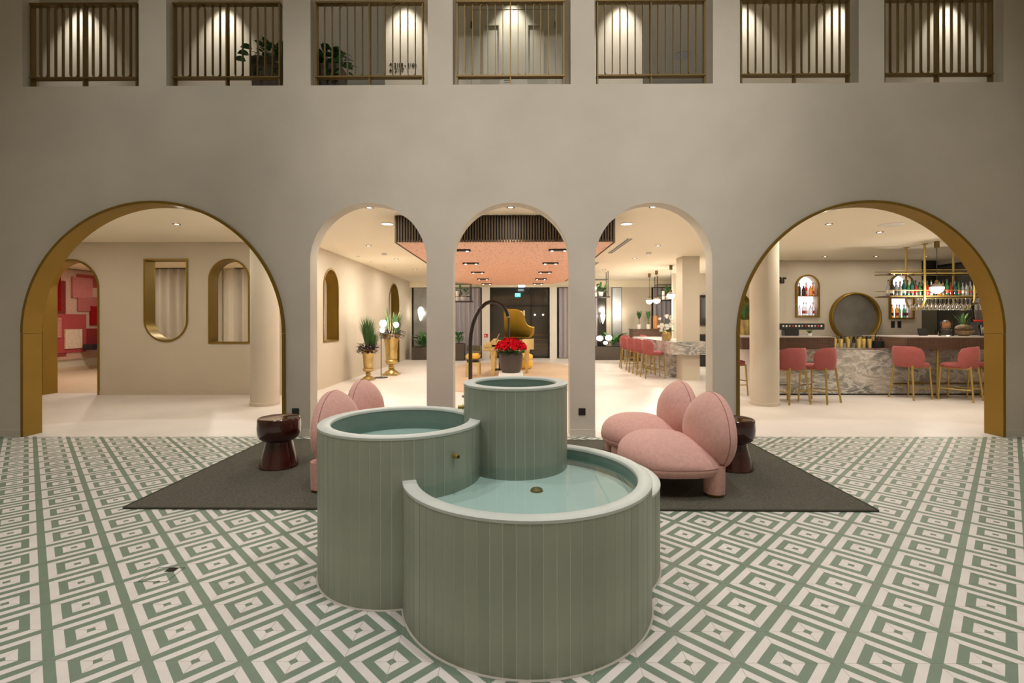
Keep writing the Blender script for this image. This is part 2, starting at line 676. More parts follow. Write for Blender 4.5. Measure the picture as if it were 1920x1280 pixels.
struct(plate('floor_wood_inlay', [rounded(-1.85, 1.65, 9.4, 16.6, 1.5)], 0.004, oak, MZ(0.002)), 'rounded oak floor inlay under the gold piano', 'floor')
struct(MB().box(-12.6, -4.0, 9.47, 16.4, -0.12, 0.001).build('floor_lounge', oak), 'oak floor of the lounge behind the arched doorway', 'floor')

# ---- arcade wall
BIG = [(-4.35, 1.59, 2.83), (4.22, 1.585, 2.81)]
NAR = [(-1.763, 0.70, 2.80), (-0.045, 0.70, 2.80), (1.653, 0.70, 2.795)]


def notch(c, r, zt, n=40):
    """arch notch walked from left to right along the floor line"""
    zs = zt - r
    return [(c - r, 0)] + [(c - r * math.cos(PI * i / n), zs + r * math.sin(PI * i / n)) for i in range(n + 1)] + [(c + r, 0)]


out = [(-13, 0)]
for c, r, zt in sorted(BIG + NAR):
    out += notch(c, r, zt)
out += [(11, 0), (11, 8.6), (-13, 8.6)]
UPC = [-5.233, -3.49, -1.75, -0.04, 1.658, 3.39, 5.104]
UPW = 0.705
SILL = 4.215
holes = [[(c - UPW, SILL), (c + UPW, SILL), (c + UPW, 6.6), (c - UPW, 6.6)] for c in UPC]
struct(plate('wall_arcade', [out] + holes, WT, plaster, MY(WY + WT / 2), smooth=25),
       'grey beige plaster wall with five arches below and seven openings above', 'wall')
# baseboards on the piers
for a, b in ((-6.6, -5.94), (-2.76, -2.463), (-1.063, -0.745), (0.655, 0.953), (2.353, 2.635), (5.805, 6.1)):
    struct(MB().box(a, b, WY - 0.012, WY, 0, 0.085).build('baseboard_arcade', plaster), None)

# atrium shell (sides, rear, roof)
struct(MB().box(-6.75, -6.6, -3.3, WY, 0, 8.6).build('wall_left', plaster), 'plaster side wall of the atrium, left', 'wall')
struct(MB().box(6.1, 6.25, -3.3, WY, 0, 8.6).build('wall_right', plaster), 'plaster side wall of the atrium, right', 'wall')
struct(MB().box(-6.75, 6.25, -3.45, -3.3, 0, 8.6).build('wall_rear', plaster), 'plaster wall behind the viewer', 'wall')
struct(MB().box(-13, 11, -3.45, 12.4, 8.6, 8.75).build('ceiling_atrium', ceil_m), 'high ceiling of the atrium', 'ceiling')
# slab between hall ceiling and gallery
struct(MB().box(-13, 11, WY + WT, 19.0, CZ, 4.10).build('ceiling', ceil_m), 'low cream ceiling behind the arches', 'ceiling')
# hall shell
struct(MB().box(-9.75, -9.6, WY + WT, 9.25, 0, CZ).build('wall_hall_end', plaster_in), 'end wall of the hall', 'wall')
struct(MB().box(10.6, 10.75, WY + WT, 19.0, 0, CZ).build('wall_bar_end', plaster_in), 'end wall of the bar', 'wall')

# ---- wall with the brass-lined openings behind the left arch
HY, HT = 9.25, 0.22
DOOR = (-8.96, -7.884, 0.0, 2.557)
WIN1 = (-7.017, -6.198, 1.008, 2.564)
WIN2 = (-5.79, -5.023, 0.977, 2.561)


def bullet_down(x0, x1, zb, zt, n=28):
    c, r = (x0 + x1) / 2, (x1 - x0) / 2
    return [(x1, zt), (x0, zt)] + [(c + r * math.cos(PI + PI * i / n), zb + r + r * math.sin(PI + PI * i / n)) for i in range(n + 1)]


out = [(-12.6, 0)] + notch((DOOR[0] + DOOR[1]) / 2, (DOOR[1] - DOOR[0]) / 2, DOOR[3]) + [(-3.97, 0), (-3.97, CZ), (-12.6, CZ)]
struct(plate('wall_hall', [out, bullet_down(*WIN1), arch_pts(*WIN2)], HT, plaster_in, MY(HY + HT / 2), smooth=25),
       'beige wall behind the left arch with brass-lined openings', 'wall')
for a, b in ((-9.6, -8.96), (-7.884, -3.97)):
    struct(MB().box(a, b, HY - 0.01, HY, 0, 0.07).build('baseboard_hall', plaster_in), None)


def ring_of(pts, t):
    """offset a closed outline inwards by t"""
    n = len(pts)
    res = []
    area = sum(pts[i][0] * pts[(i + 1) % n][1] - pts[(i + 1) % n][0] * pts[i][1] for i in range(n))
    s = 1 if area > 0 else -1
    q = [p for i, p in enumerate(pts) if (p[0] - pts[i - 1][0]) ** 2 + (p[1] - pts[i - 1][1]) ** 2 > 1e-10]
    n = len(q)
    for i in range(n):
        a, b, c = Vector(q[i - 1]), Vector(q[i]), Vector(q[(i + 1) % n])
        e1, e2 = (b - a).normalized(), (c - b).normalized()
        n1, n2 = Vector((-e1.y, e1.x)) * s, Vector((-e2.y, e2.x)) * s
        k = (n1 + n2)
        k = k / max(0.2, k.dot(n1))
        p = b + k * t
        res.append((p.x, p.y))
    return res


def lined(name, label, outline, y0, y1, M0, t=0.022, category='window frame', m=brass):
    o = thing(name, label, category)
    plate('lining', [outline, ring_of(outline, t)], y1 - y0, m, M0((y0 + y1) / 2), smooth=25, parent=o)
    lip_d = 0.016
    plate('lip', [ring_of(outline, -0.010), ring_of(outline, t)], lip_d, m, M0(y0 - lip_d / 2), smooth=25, parent=o)
    return o


lined('window_frame', 'brass window lining, flat on top and rounded at the bottom, in the hall wall', bullet_down(*WIN1), HY - 0.002, HY + HT + 0.03, MY)
lined('window_frame', 'round-topped brass window lining beside the cream column in the hall', arch_pts(*WIN2), HY - 0.002, HY + HT + 0.03, MY)
lined('door_frame', 'brass lining of the arched doorway leading to the red textile', arch_pts(DOOR[0], DOOR[1], -0.03, DOOR[3]), HY - 0.002, HY + HT + 0.06, MY, category='door frame')
for pn, (x0, x1, zb, zt) in (('window_1', WIN1), ('window_2', WIN2)):
    pts = bullet_down(x0 + .02, x1 - .02, zb + .02, zt - .02) if pn == 'window_1' else arch_pts(x0 + .02, x1 - .02, zb + .02, zt - .02)
    struct(plate(pn, [pts], 0.006, glass_m, MY(HY + HT)), 'clear pane in a brass-lined opening of the hall', 'window')

# ---- side wall of the piano room
WA = (10.13, 10.98, 0.96, 2.513)
WB = (15.40, 16.72, 0.0, 2.62)
cB, rB = (WB[0] + WB[1]) / 2, (WB[1] - WB[0]) / 2
out = [(HY + HT, 0)] + notch(cB, rB, WB[3]) + [(19.0, 0), (19.0, CZ), (HY + HT, CZ)]
struct(plate('wall_piano_room', [out, arch_pts(*WA)], 0.22, plaster_in, MX(-4.08), smooth=25), 'cream side wall beside the gold urns', 'wall')
struct(MB().box(-3.97, -3.958, HY, WB[0], 0, 0.07).build('baseboard_piano_room', plaster_in), None)


def MXf(xc):
    return MX(xc)


o = thing('window_frame', 'round-topped brass window lining in the wall left of the gold urns', 'window frame')
plate('lining', [arch_pts(*WA), ring_of(arch_pts(*WA), 0.022)], 0.26, brass, MX(-4.09), smooth=25, parent=o)
plate('lip', [ring_of(arch_pts(*WA), -0.012), ring_of(arch_pts(*WA), 0.022)], 0.014, brass, MX(-3.963), smooth=25, parent=o)
o = thing('door_frame', 'tall brass arched doorway lining behind the gold urns', 'door frame')
pB = arch_pts(WB[0], WB[1], -0.03, WB[3])
plate('lining', [pB, ring_of(pB, 0.025)], 0.26, brass, MX(-4.09), smooth=25, parent=o)
plate('lip', [ring_of(pB, -0.012), ring_of(pB, 0.025)], 0.014, brass, MX(-3.963), smooth=25, parent=o)

# lounge shell
struct(MB().box(-12.75, -12.6, 9.25, 16.4, 0, CZ).build('wall_lounge_left', plaster_in), 'lounge wall that carries the red textile', 'wall')
struct(MB().box(-12.75, -4.19, 16.4, 16.55, 0, CZ).build('wall_lounge_back', plaster_in), 'back wall of the lounge', 'wall')
struct(MB().box(-12.6, -12.585, 9.5, 16.4, 0, 0.10).build('baseboard_lounge', oak), None)

# ---- two round columns
for nm, cx, lab in (('column', -4.17, 'round cream column inside the left gold arch'), ('column', 4.115, 'round cream column inside the right gold arch by the bar')):
    o = thing(nm, lab, 'column', (cx, 8.15, 0))
    MB().lathe([(0.22, 0.06), (0.22, CZ)], 40).build('shaft', plaster_in, o, smooth=40)
    MB().lathe([(0.232, 0), (0.232, 0.055), (0.222, 0.062)], 40).build('base', plaster_in, o, smooth=40)

# ---- brass arch frames of the two big arches
for (c, r, zt), lab in zip(BIG, ('wide gold arch lining around the opening to the hall', 'wide gold arch lining around the opening to the bar')):
    o = thing('arch_frame', lab, 'arch frame')
    zs = zt - r
    t = 0.032
    y0, y1 = WY - 0.03, WY + WT + 0.004
    for s in (-1, 1):
        a, b = c + s * r, c + s * (r - t)
        MB().box(min(a, b), max(a, b), y0, y1, 0, zs - 0.0025).build('jamb', brass, o, bevel=0.003)
    n = 64
    ro = [(c + r * math.cos(PI * i / n), zs + r * math.sin(PI * i / n)) for i in range(n + 1)]
    ri = [(c + (r - t) * math.cos(PI * i / n), zs + (r - t) * math.sin(PI * i / n)) for i in range(n + 1)]
    plate('arch_band', [ro + ri[::-1]], y1 - y0, brass, MY((y0 + y1) / 2), smooth=25, parent=o)

# ---- wall sockets on the piers
for px, lab in ((-2.64, 'black wall socket on the pier beside the left side table'), (0.795, 'black wall socket on the pier right of the fountain')):
    o = thing('wall_socket', lab, 'socket', (px, WY, 0.30))
    MB().box(-0.042, 0.042, -0.009, 0, -0.042, 0.042).build('plate', blackp, o, bevel=0.003)
    MB().lathe([(0.021, 0), (0.021, 0.002), (0.016, -0.004)], 20).xf(Matrix.Translation((0, -0.0095, 0)) @ Matrix.Rotation(R(90), 4, 'X')).build('insert', black, o)

# ================================================================== GALLERY ABOVE
GY = 8.2
struct(MB().box(-13, 11, WY + WT, 12.4, 4.10, 4.112).build('floor_gallery', terrazzo), 'floor of the upper gallery', 'floor')
out = [(-13, 4.1)]
for a, b in ((-3.35, -2.173), (2.128, 3.253)):
    out += [(a, 4.1), (a, 6.95), (b, 6.95), (b, 4.1)]
out += [(11, 4.1), (11, 6.95), (-13, 6.95)]
out = [(-13, 4.1), (-3.35, 4.1), (-3.35, 6.94), (-2.173, 6.94), (-2.173, 4.1), (2.128, 4.1), (2.128, 6.94), (3.253, 6.94), (3.253, 4.1), (11, 4.1), (11, 6.95), (-13, 6.95)]
gw = mat('gallery_wall', (0.70, 0.66, 0.58), 0.85, spec=0.2)
struct(plate('wall_gallery', [out], 0.15, gw, MY(GY + 0.075)), 'pale back wall of the upper gallery', 'wall')
struct(MB().box(-13, 11, WY + WT, 12.4, 6.95, 7.05).build('ceiling_gallery', ceil_m), 'ceiling of the upper gallery', 'ceiling')
grey_wall = mat('corridor_wall', (0.36, 0.37, 0.37), 0.8)
for a, b, n in ((-3.35, -2.173, 'left'), (2.128, 3.253, 'right')):
    struct(MB().box(a - 2.4, b + 2.4, 11.6, 11.7, 4.1, 6.95).build('wall_corridor_' + n, grey_wall), 'grey end wall of the %s upper corridor' % n, 'wall')

for x_, n in ((-3.6, 'left'), (3.5, 'right')):  # fill lamps added to brighten the otherwise black upper corridors
    o = thing('ceiling_lamp', 'added flat ceiling lamp brightening the %s upper corridor' % n, 'lamp', (x_, 10.3, 6.95))
    MB().lathe([(0.16, 0), (0.16, -0.03), (0.002, -0.03)], 28).build('disc', white, o, smooth=40)
    light('corridor_fill_light', 'AREA', (0, 0, -0.04), 9, (0.92, 0.96, 1.0), o, shape='DISK', size=0.28)
# railings
RY0, RY1 = 5.955, 5.990


def ribbon(path, t, y0, y1):
    """flat bar following a 2D path in the X-Z plane"""
    P = [Vector(p) for p in path]
    L_, R_ = [], []
    for i, p in enumerate(P):
        d = (P[min(i + 1, len(P) - 1)] - P[max(i - 1, 0)]).normalized()
        nrm = Vector((-d.y, d.x))
        L_.append(p + nrm * t / 2)
        R_.append(p - nrm * t / 2)
    mb = MB()
    rings = [[(l.x, y0, l.y), (r.x, y0, r.y), (r.x, y1, r.y), (l.x, y1, l.y)] for l, r in zip(L_, R_)]
    return mb.loft(rings)


RB, RT = 4.355, 5.235      # underside of the top rail, top of the bottom rail
half = 0.645
sp = half / 7.0
me_rail = MB().box(-half - 0.012, half + 0.012, -0.030, 0.045, 0, 0.022).mesh('top_rail', brass_d, bevel=0.002)
me_rail2 = MB().box(-half - 0.012, half + 0.012, -0.030, 0.045, 0, 0.020).mesh('bottom_rail', brass_d, bevel=0.002)
me_post = MB().box(-0.008, 0.008, -0.020, 0.045, SILL, RT).mesh('post', brass_d)
rr = sp / 2


def u_path(x, top):
    k = 8
    if top:
        return [(x - rr, RB)] + [(x - rr * math.cos(PI * i / k), RT - rr + rr * math.sin(PI * i / k)) for i in range(k + 1)] + [(x + rr, RB)]
    return [(x - rr, RT)] + [(x - rr * math.cos(PI * i / k), RB + rr - rr * math.sin(PI * i / k)) for i in range(k + 1)] + [(x + rr, RT)]


me_u = ribbon(u_path(0, False), 0.008, -0.002, 0.033).mesh('bar', brass_d, smooth=30)
me_n = ribbon(u_path(0, True), 0.008, -0.002, 0.033).mesh('bar', brass_d, smooth=30)
rail_lab = ['leftmost brass railing of the gallery', 'brass railing with a leafy planter behind its right end', 'brass railing with a planter behind its left end',
            'brass railing in front of the double door', 'brass railing right of the double door', 'brass railing, second from the right on the gallery',
            'rightmost brass railing of the gallery']
for c, lab in zip(UPC, rail_lab):
    o = thing('railing', lab, 'railing', (c - 0.015, RY0, 0), 0, 'gallery railings')
    inst('top_rail', me_rail, o, (0, 0, RT))
    inst('bottom_rail', me_rail2, o, (0, 0, RB - 0.02))
    for px in (-half, 0, half):
        inst('post', me_post, o, (px, 0, 0))
    for b0 in (-half, 0):
        for k, top in ((1.5, False), (3.5, True), (5.5, False)):
            inst('bar', me_n if top else me_u, o, (b0 + sp * k, 0, 0))

# gallery double door
o = thing('double_door', 'pale sage double door on the gallery with two tall panels', 'door', (-0.025, GY, 4.112))
MB().box(-0.79, -0.705, -0.03, 0.0, 0, 2.55).build('frame', door_m, o)
MB().box(0.705, 0.79, -0.03, 0.0, 0, 2.55).build('frame', door_m, o)
MB().box(-0.705, 0.705, -0.03, 0.0, 2.46, 2.55).build('frame', door_m, o)
for s in (-1, 1):
    lf = MB().box(min(0.003 * s, 0.70 * s), max(0.003 * s, 0.70 * s), -0.022, 0, 0.01, 2.455).build('leaf', door_m, o)
    cx = 0.36 * s
    for zb, zt in ((0.25, 1.05), (1.36, 2.21)):
        ol = [(cx - 0.145, zb), (cx + 0.145, zb), (cx + 0.145, zt), (cx - 0.145, zt)]
        plate('moulding', [ol, ring_of(ol, 0.03)], 0.028, door_m, MY(-0.034), parent=lf)
    for z in (0.35, 2.2):
        MB().box(s * 0.70 - 0.012, s * 0.70 + 0.012, -0.045, -0.020, z - 0.055, z + 0.055).build('hinge', black, lf)
MB().tube([(-0.05, -0.022, 1.26), (-0.05, -0.07, 1.26), (-0.16, -0.07, 1.26)], 0.010).build('handle', black, o, smooth=40)

# room number sign on the gallery wall
SIGNS = []
for txt, z, sz, lab in (('\u2191 2108 - 2160', 5.63, 0.098, 'upper line of dark room numbers on the gallery wall'),
                        ('\u2190 2107', 5.545, 0.098, 'lower line of dark room numbers on the gallery wall')):
    SIGNS.append((txt, z, sz, lab))


# ---- plant helpers
def leaf_mesh(name, L_, W_, m, curl=0.25, heart=False):
    n = 5
    vs, fs = [], []
    for i in range(n + 1):
        t = i / n
        w = W_ * (math.sin(PI * min(1, t * 0.92 + 0.08)) ** (0.7 if heart else 0.9)) * (1.1 - 0.35 * t)
        if i == n:
            w = 0.001
        x = L_ * t
        z = -curl * L_ * t * t
        vs += [(x, -w, z + 0.12 * w), (x, 0, z - 0.05 * W_), (x, w, z + 0.12 * w)]
    for i in range(n):
        a = i * 3
        fs += [(a, a + 3, a + 4, a + 1), (a + 1, a + 4, a + 5, a + 2)]
    mb = MB()
    mb.add(vs, fs)
    return mb.mesh(name, m, smooth=60)


def text_mesh(name, body, size, ext, m, M):
    cu_ = bpy.data.curves.new(name, 'FONT')
    cu_.body = body
    cu_.size = size
    cu_.extrude = ext
    cu_.offset = 0.018 * size
    tmp = bpy.data.objects.new(name, cu_)
    COL.objects.link(tmp)
    me_ = bpy.data.meshes.new_from_object(tmp.evaluated_get(bpy.context.evaluated_depsgraph_get()))
    bpy.data.objects.remove(tmp)
    me_.transform(M)
    me_.materials.clear()
    me_.materials.append(m)
    o_ = bpy.data.objects.new(name, me_)
    COL.objects.link(o_)
    return o_


LEAF_POTHOS = leaf_mesh('leaf', 0.11, 0.045, leaf_d, 0.35, True)
LEAF_BROAD = leaf_mesh('leaf', 0.34, 0.075, leaf_g, 0.45)
LEAF_SMALL = leaf_mesh('leaf', 0.16, 0.035, leaf_g, 0.3)


def leaves(parent, me, n, c, spread, zr, tilt=(20, 75), sc=(0.7, 1.2), rng=None, name='leaf'):
    rng = rng or random
    for k in range(n):
        a = rng.uniform(0, 2 * PI)
        rr_ = rng.random() ** 0.5
        p = (c[0] + spread[0] * rr_ * math.cos(a), c[1] + spread[1] * rr_ * math.sin(a), c[2] + rng.uniform(*zr))
        s = rng.uniform(*sc)
        inst(name, me, parent, p, (rng.uniform(-0.5, 0.5), -R(rng.uniform(*tilt)), a + rng.uniform(-0.6, 0.6)), (s, s, s))


def blades(mb, n, c, h, spread, w=0.006, rng=random, droop=0.3):
    for k in range(n):
        a = rng.uniform(0, 2 * PI)
        s = spread * rng.random() ** 0.6
        hh = h * rng.uniform(0.6, 1.0)
        d = Vector((math.cos(a), math.sin(a), 0))
        side = Vector((-d.y, d.x, 0)) * w
        b0 = Vector(c) + d * s * 0.15
        m1 = b0 + d * s * 0.55 + Vector((0, 0, hh * 0.62))
        e = b0 + d * s * (1 + droop) + Vector((0, 0, hh * (1 - 0.35 * droop * s / max(spread, 1e-3))))
        mb.add([b0 - side, b0 + side, m1 + side * 0.8, m1 - side * 0.8, e], [(0, 1, 2, 3), (3, 2, 4)])
    return mb


for txt, z, sz, lab in SIGNS:
    tag(text_mesh('room_number_sign', txt, sz, 0.003, black, Matrix.Translation((-2.105, GY - 0.004, z)) @ Matrix.Rotation(R(90), 4, 'X') @ Matrix.Diagonal((0.78, 1, 1, 1))),
        lab, 'sign', 'room numbers on the gallery wall')
rng = random.Random(3)
for (x0, x1, y0, y1, zt), lab in (((-3.42, -2.95, 6.32, 6.66, 4.82), 'dark gallery planter with trailing leaves, left of the middle pier'),
                                  ((-2.66, -2.28, 6.36, 6.68, 4.74), 'dark gallery planter with trailing leaves beside the grey corridor')):
    o = thing('planter', lab, 'planter', ((x0 + x1) / 2, (y0 + y1) / 2, 4.112))
    w, d, h = (x1 - x0) / 2, (y1 - y0) / 2, zt - 4.112
    MB().loft([[(-w * .9, -d * .9, 0), (w * .9, -d * .9, 0), (w * .9, d * .9, 0), (-w * .9, d * .9, 0)], [(-w, -d, h), (w, -d, h), (w, d, h), (-w, d, h)]]).build('box', planter_m, o, bevel=0.006)
    MB().box(-w * .9, w * .9, -d * .9, d * .9, h, h + 0.004).build('soil', soil, o)
    leaves(o, LEAF_POTHOS, 85, (0, 0.02, h), (w * 1.0, d * 0.7), (0.0, 0.22), (0, 70), (0.6, 1.15), rng)
    leaves(o, LEAF_POTHOS, 18, (0.0 if x0 < -3 else 0.2, -d - 0.02, h), (w * 0.8, 0.05), (-0.22, 0.02), (-30, 20), (0.6, 1.0), rng)
    for k in range(3):
        xx = (-w - 0.04 * k if x0 < -3 else w + 0.05 * k)
        inst('leaf', LEAF_POTHOS, o, (xx, -d * 0.8, h + 0.12 - 0.08 * k), (0.3, -0.3, PI if x0 < -3 else 0), (1.2, 1.2, 1.2))

# gallery spotlights
gx = [-7.26, -4.86, -1.83, -0.05, 1.78, 3.78, 5.36, 7.16]
gpos = ['far left bay', 'second bay from left', 'bay with room numbers', 'bay with the double door', 'bay right of the door', 'left half of the sixth bay', 'right half of the sixth bay', 'far right bay']
for x, nm in zip(gx, gpos):
    o = thing('ceiling_spotlight', 'small gallery ceiling spotlight over the ' + nm, 'spotlight', (x, GY - 0.30, 6.95), 0, 'gallery spotlights')
    MB().lathe([(0.05, 0), (0.05, -0.012), (0.038, -0.014), (0.036, -0.004)], 20).build('trim', black, o, smooth=40)
    l = light('gallery_spot', 'SPOT', (0, 0, -0.03), 55, (1.0, 0.92, 0.78), o, spot_size=R(72), spot_blend=0.9, shadow_soft_size=0.03)
    l.rotation_euler = (R(9), 0, 0)

# ================================================================== FOUNTAIN
fo = thing('fountain', 'green tiled fountain of four joined round basins in the middle of the atrium', 'fountain')
BAS = [dict(c=(-0.645, 2.785), R=0.447, h=0.822, w=0.730, b=0.690, n=53), dict(c=(0.0, 2.995), R=0.313, h=1.010, w=0.88, b=0.83, n=37),
       dict(c=(0.055, 2.50), R=0.615, h=0.614, w=0.574, b=0.510, n=73), dict(c=(0.28, 2.87), R=0.54, h=0.480, w=0.43, b=0.38, n=64)]
RIM = 0.064
for bi, b in enumerate(BAS):
    cx, cy = b['c']
    Ro, h = b['R'], b['h']
    Ri = Ro - RIM
    N = 144
    body = MB()
    body.lathe([(Ro - 0.0016, 0), (Ro - 0.0016, h - 0.004), (Ri + 0.004, h - 0.004), (Ri + 0.004, b['b'] - 0.02)], N, (cx, cy, 0), cap0=False, cap1=False)
    bo = body.build('basin', ft_grout, fo, smooth=50)
    MB().lathe([(Ri, h - 0.003), (Ri, b['b'])], 96, (cx, cy, 0), False, False).build('lining', ft_in, bo, smooth=50)
    MB().lathe([(Ri, b['b'] - 0.01), (Ri, b['b'])], 96, (cx, cy, 0)).build('basin_floor', ft_floor, bo, smooth=50)
    MB().lathe([(Ri - 0.002, h - 0.012), (Ri - 0.001, h + 0.0), (Ri + 0.003, h + 0.003), (Ro - 0.002, h + 0.003), (Ro + 0.002, h), (Ro + 0.002, h - 0.012)], 128, (cx, cy, 0), False, False).build('rim', ft_rim, bo, smooth=50)
    MB().lathe([(Ro + 0.007, 0.0005), (Ro + 0.003, 0.004), (Ro - 0.001, 0.006)], 96, (cx, cy, 0), False, False).build('sealant', ft_seal, bo, smooth=60)
    # one vertical tile strip, shared
    half_a = PI / b['n'] - 0.0016 / Ro
    k = 3
    ring0, ring1 = [], []
    for s in range(k + 1):
        a = -half_a + 2 * half_a * s / k
        ring0.append((Ro * math.cos(a), Ro * math.sin(a)))
        ring1.append(((Ro - 0.004) * math.cos(a), (Ro - 0.004) * math.sin(a)))
    ol = ring0 + ring1[::-1]
    me = MB().loft([[(p[0], p[1], 0.004) for p in ol], [(p[0], p[1], h - 0.008) for p in ol]]).mesh('tile_strip', ft_tile, smooth=30)
    for q in range(b['n']):
        a = 2 * PI * (q + 0.5) / b['n'] - PI / 2
        px, py = cx + Ro * math.cos(a), cy + Ro * math.sin(a)
        hid = False
        for b2 in BAS:
            if b2 is not b and b2['h'] > h and math.hypot(px - b2['c'][0], py - b2['c'][1]) < b2['R'] - 0.03:
                hid = True
        if not hid:
            inst('tile_strip', me, bo, (cx, cy, 0), (0, 0, a))
    # water, cut away where a taller basin stands in it
    n = 96
    MB().lathe([(Ri - 0.001, b['w'])], n, (cx, cy, 0), False, True).build('water', water_m, bo)
# drain and spouts
dr = MB().lathe([(0.0005, 0.516), (0.012, 0.522), (0.02, 0.518), (0.024, 0.524), (0.030, 0.520), (0.033, 0.5105)], 24, (0.108, 2.52, 0), False, False)
dr.build('drain', brass_d, fo, smooth=40, label='small brass drain under the water of the front basin')


def spout(x, y, z, dx, dy):
    d = Vector((dx, dy, 0)).normalized()
    o_ = MB().tube([Vector((x, y, z)) - d * 0.02, Vector((x, y, z)) + d * 0.035], 0.011, 14).build('spout', brass_s, fo, smooth=40)
    MB().tube([Vector((x, y, z)) + d * 0.0352, Vector((x, y, z)) + d * 0.0362], 0.0085, 14).build('outlet', black, o_)
    MB().tube([Vector((x, y, z)) + d * 0.003, Vector((x, y, z)) + d * 0.012], 0.0145, 14).build('collar', brass_s, o_, smooth=40)


a = R(-42)
spout(-0.645 + 0.447 * math.cos(a), 2.785 + 0.447 * math.sin(a), 0.70, math.cos(a), math.sin(a))
a = R(187)
spout(0.313 * math.cos(a), 2.995 + 0.313 * math.sin(a), 0.865, math.cos(a), math.sin(a))

# ================================================================== RUG, SOFAS, SIDE TABLES
rug = thing('rug', 'large dark woven rug under the pink sofas', 'rug', (-0.13, 4.64, 0), R(-0.4))
MB().box(-2.76, 2.76, -1.045, 1.045, 0.0005, 0.010).build('weave', rug_m, rug)
pts = rounded(-2.775, 2.775, -1.06, 1.06, 0.03, 4)
plate('binding', [pts, ring_of(pts, 0.022)], 0.0098, rug_b, MZ(0.0054), parent=rug)


def seat_outline():
    n = 56
    ol = []
    for i in range(n):
        t = 2 * PI * i / n
        cs, sn = math.cos(t), math.sin(t)
        if cs > 0:     # towards the backrest: squarer
            x = 0.42 * abs(cs) ** 0.55
            y = 0.392 * math.copysign(abs(sn) ** 0.62, sn)
        else:
            x = -0.36 * abs(cs) ** 0.95
            y = 0.392 * math.copysign(abs(sn) ** 0.85, sn)
        ol.append((x, y))
    return ol


def seat_pod(mb, cx, cy):
    ol = seat_outline()
    rings = []
    for s in (0.02, 0.2, 0.35, 0.5, 0.62, 0.73, 0.82, 0.89, 0.94, 0.975, 1.0):
        ring = []
        for x, y in ol:
            e_ = 0.46 + 0.30 * min(1, max(0, (x + 0.30) / 0.55))
            h_ = 0.215 * (1 - s ** 2.3) ** e_
            ring.append((cx + x * s - 0.02 * (1 - s), cy + y * s, 0.236 + h_))
        rings.append(ring)
    for s, z in ((0.992, 0.230), (1.0, 0.224), (0.985, 0.198), (0.95, 0.172), (0.88, 0.156), (0.5, 0.150), (0.02, 0.150)):
        rings.append([(cx + x * s, cy + y * s, z) for x, y in ol])
    mb.loft(rings[::-1])
    return mb


def back_outline():
    n = 56
    ol = []
    for i in range(n):
        t = 2 * PI * i / n
        cs, sn = math.cos(t), math.sin(t)
        if sn > 0:
            z = 0.44 + 0.335 * sn
            y = 0.385 * math.copysign(abs(cs) ** 1.0, cs)
        else:
            z = 0.44 + 0.275 * math.copysign(abs(sn) ** 0.9, sn)
            y = 0.385 * math.copysign(abs(cs) ** 0.62, cs) * (1 - 0.22 * abs(sn) ** 1.5)
        ol.append((y, z))
    return ol


def back_pod(mb, cx, cy):
    ol = back_outline()
    prof = [(0.02, -0.185), (0.25, -0.181), (0.42, -0.170), (0.58, -0.151), (0.72, -0.122), (0.83, -0.090), (0.91, -0.057), (0.965, -0.027), (1.0, 0.0), (0.993, 0.004), (0.993, 0.008), (1.0, 0.012),
            (0.99, 0.040), (0.965, 0.060), (0.91, 0.075), (0.80, 0.086), (0.5, 0.093), (0.02, 0.095)]
    zc = 0.44
    rings = []
    for s, x in prof:
        rings.append([(cx + x + (zc + (z - zc) * s - 0.3) * 0.03, cy + y * s, zc + (z - zc) * s) for y, z in ol])
    mb.loft(rings)
    return mb


def make_sofa(label, mirror, dx, dy):
    o = thing('sofa', label, 'sofa', (dx, dy, 0.0106))
    if mirror:
        o.scale = (1, 1, 1)
    s = -1 if mirror else 1
    S = Matrix.Diagonal((s, 1, 1, 1))

    def fin(mb, name, m, **k):
        mb.xf(S)
        if s < 0:
            mb.f = [tuple(reversed(f)) for f in mb.f]
        return mb.build(name, m, o, **k)
    for cy in (-0.395, 0.395):
        st_ = fin(seat_pod(MB(), -0.24, cy), 'seat', pink, smooth=50)
        MB().tube([(s * (-0.24 + x), cy + y, 0.2305) for x, y in seat_outline()], 0.0022, 5, closed=True).build('seam', seam_m, st_)
        bk_ = fin(back_pod(MB(), 0.155, cy), 'backrest', pink, smooth=50)
        MB().tube([(s * (0.155 + 0.006 + (z - 0.3) * 0.03), cy + y, z) for y, z in back_outline()], 0.0022, 5, closed=True).build('seam', seam_m, bk_)
    bx_ = 0.19 if mirror else 0.10
    for lx, ly in ((-0.44, 0.64), (-0.46, 0.22), (-0.46, -0.22), (-0.44, -0.62), (0.16, 0.62), (bx_, -0.64)):
        lg = fin(MB().lathe([(0.078, 0.022), (0.080, 0.10), (0.082, 0.21 if lx < 0 else 0.24)], 28, (lx, ly, 0)), 'leg', pink, smooth=50)
        mb = MB().lathe([(0.064, 0), (0.066, 0.022)], 28, (s * lx, ly, 0))
        mb.build('foot', brass, lg, smooth=50)
    return o


make_sofa('pink velvet sofa with two petal backs, in full view right of the fountain', False, 1.465, 4.52)
make_sofa('pink velvet sofa mostly hidden behind the left fountain basin', True, -1.39, 4.62)

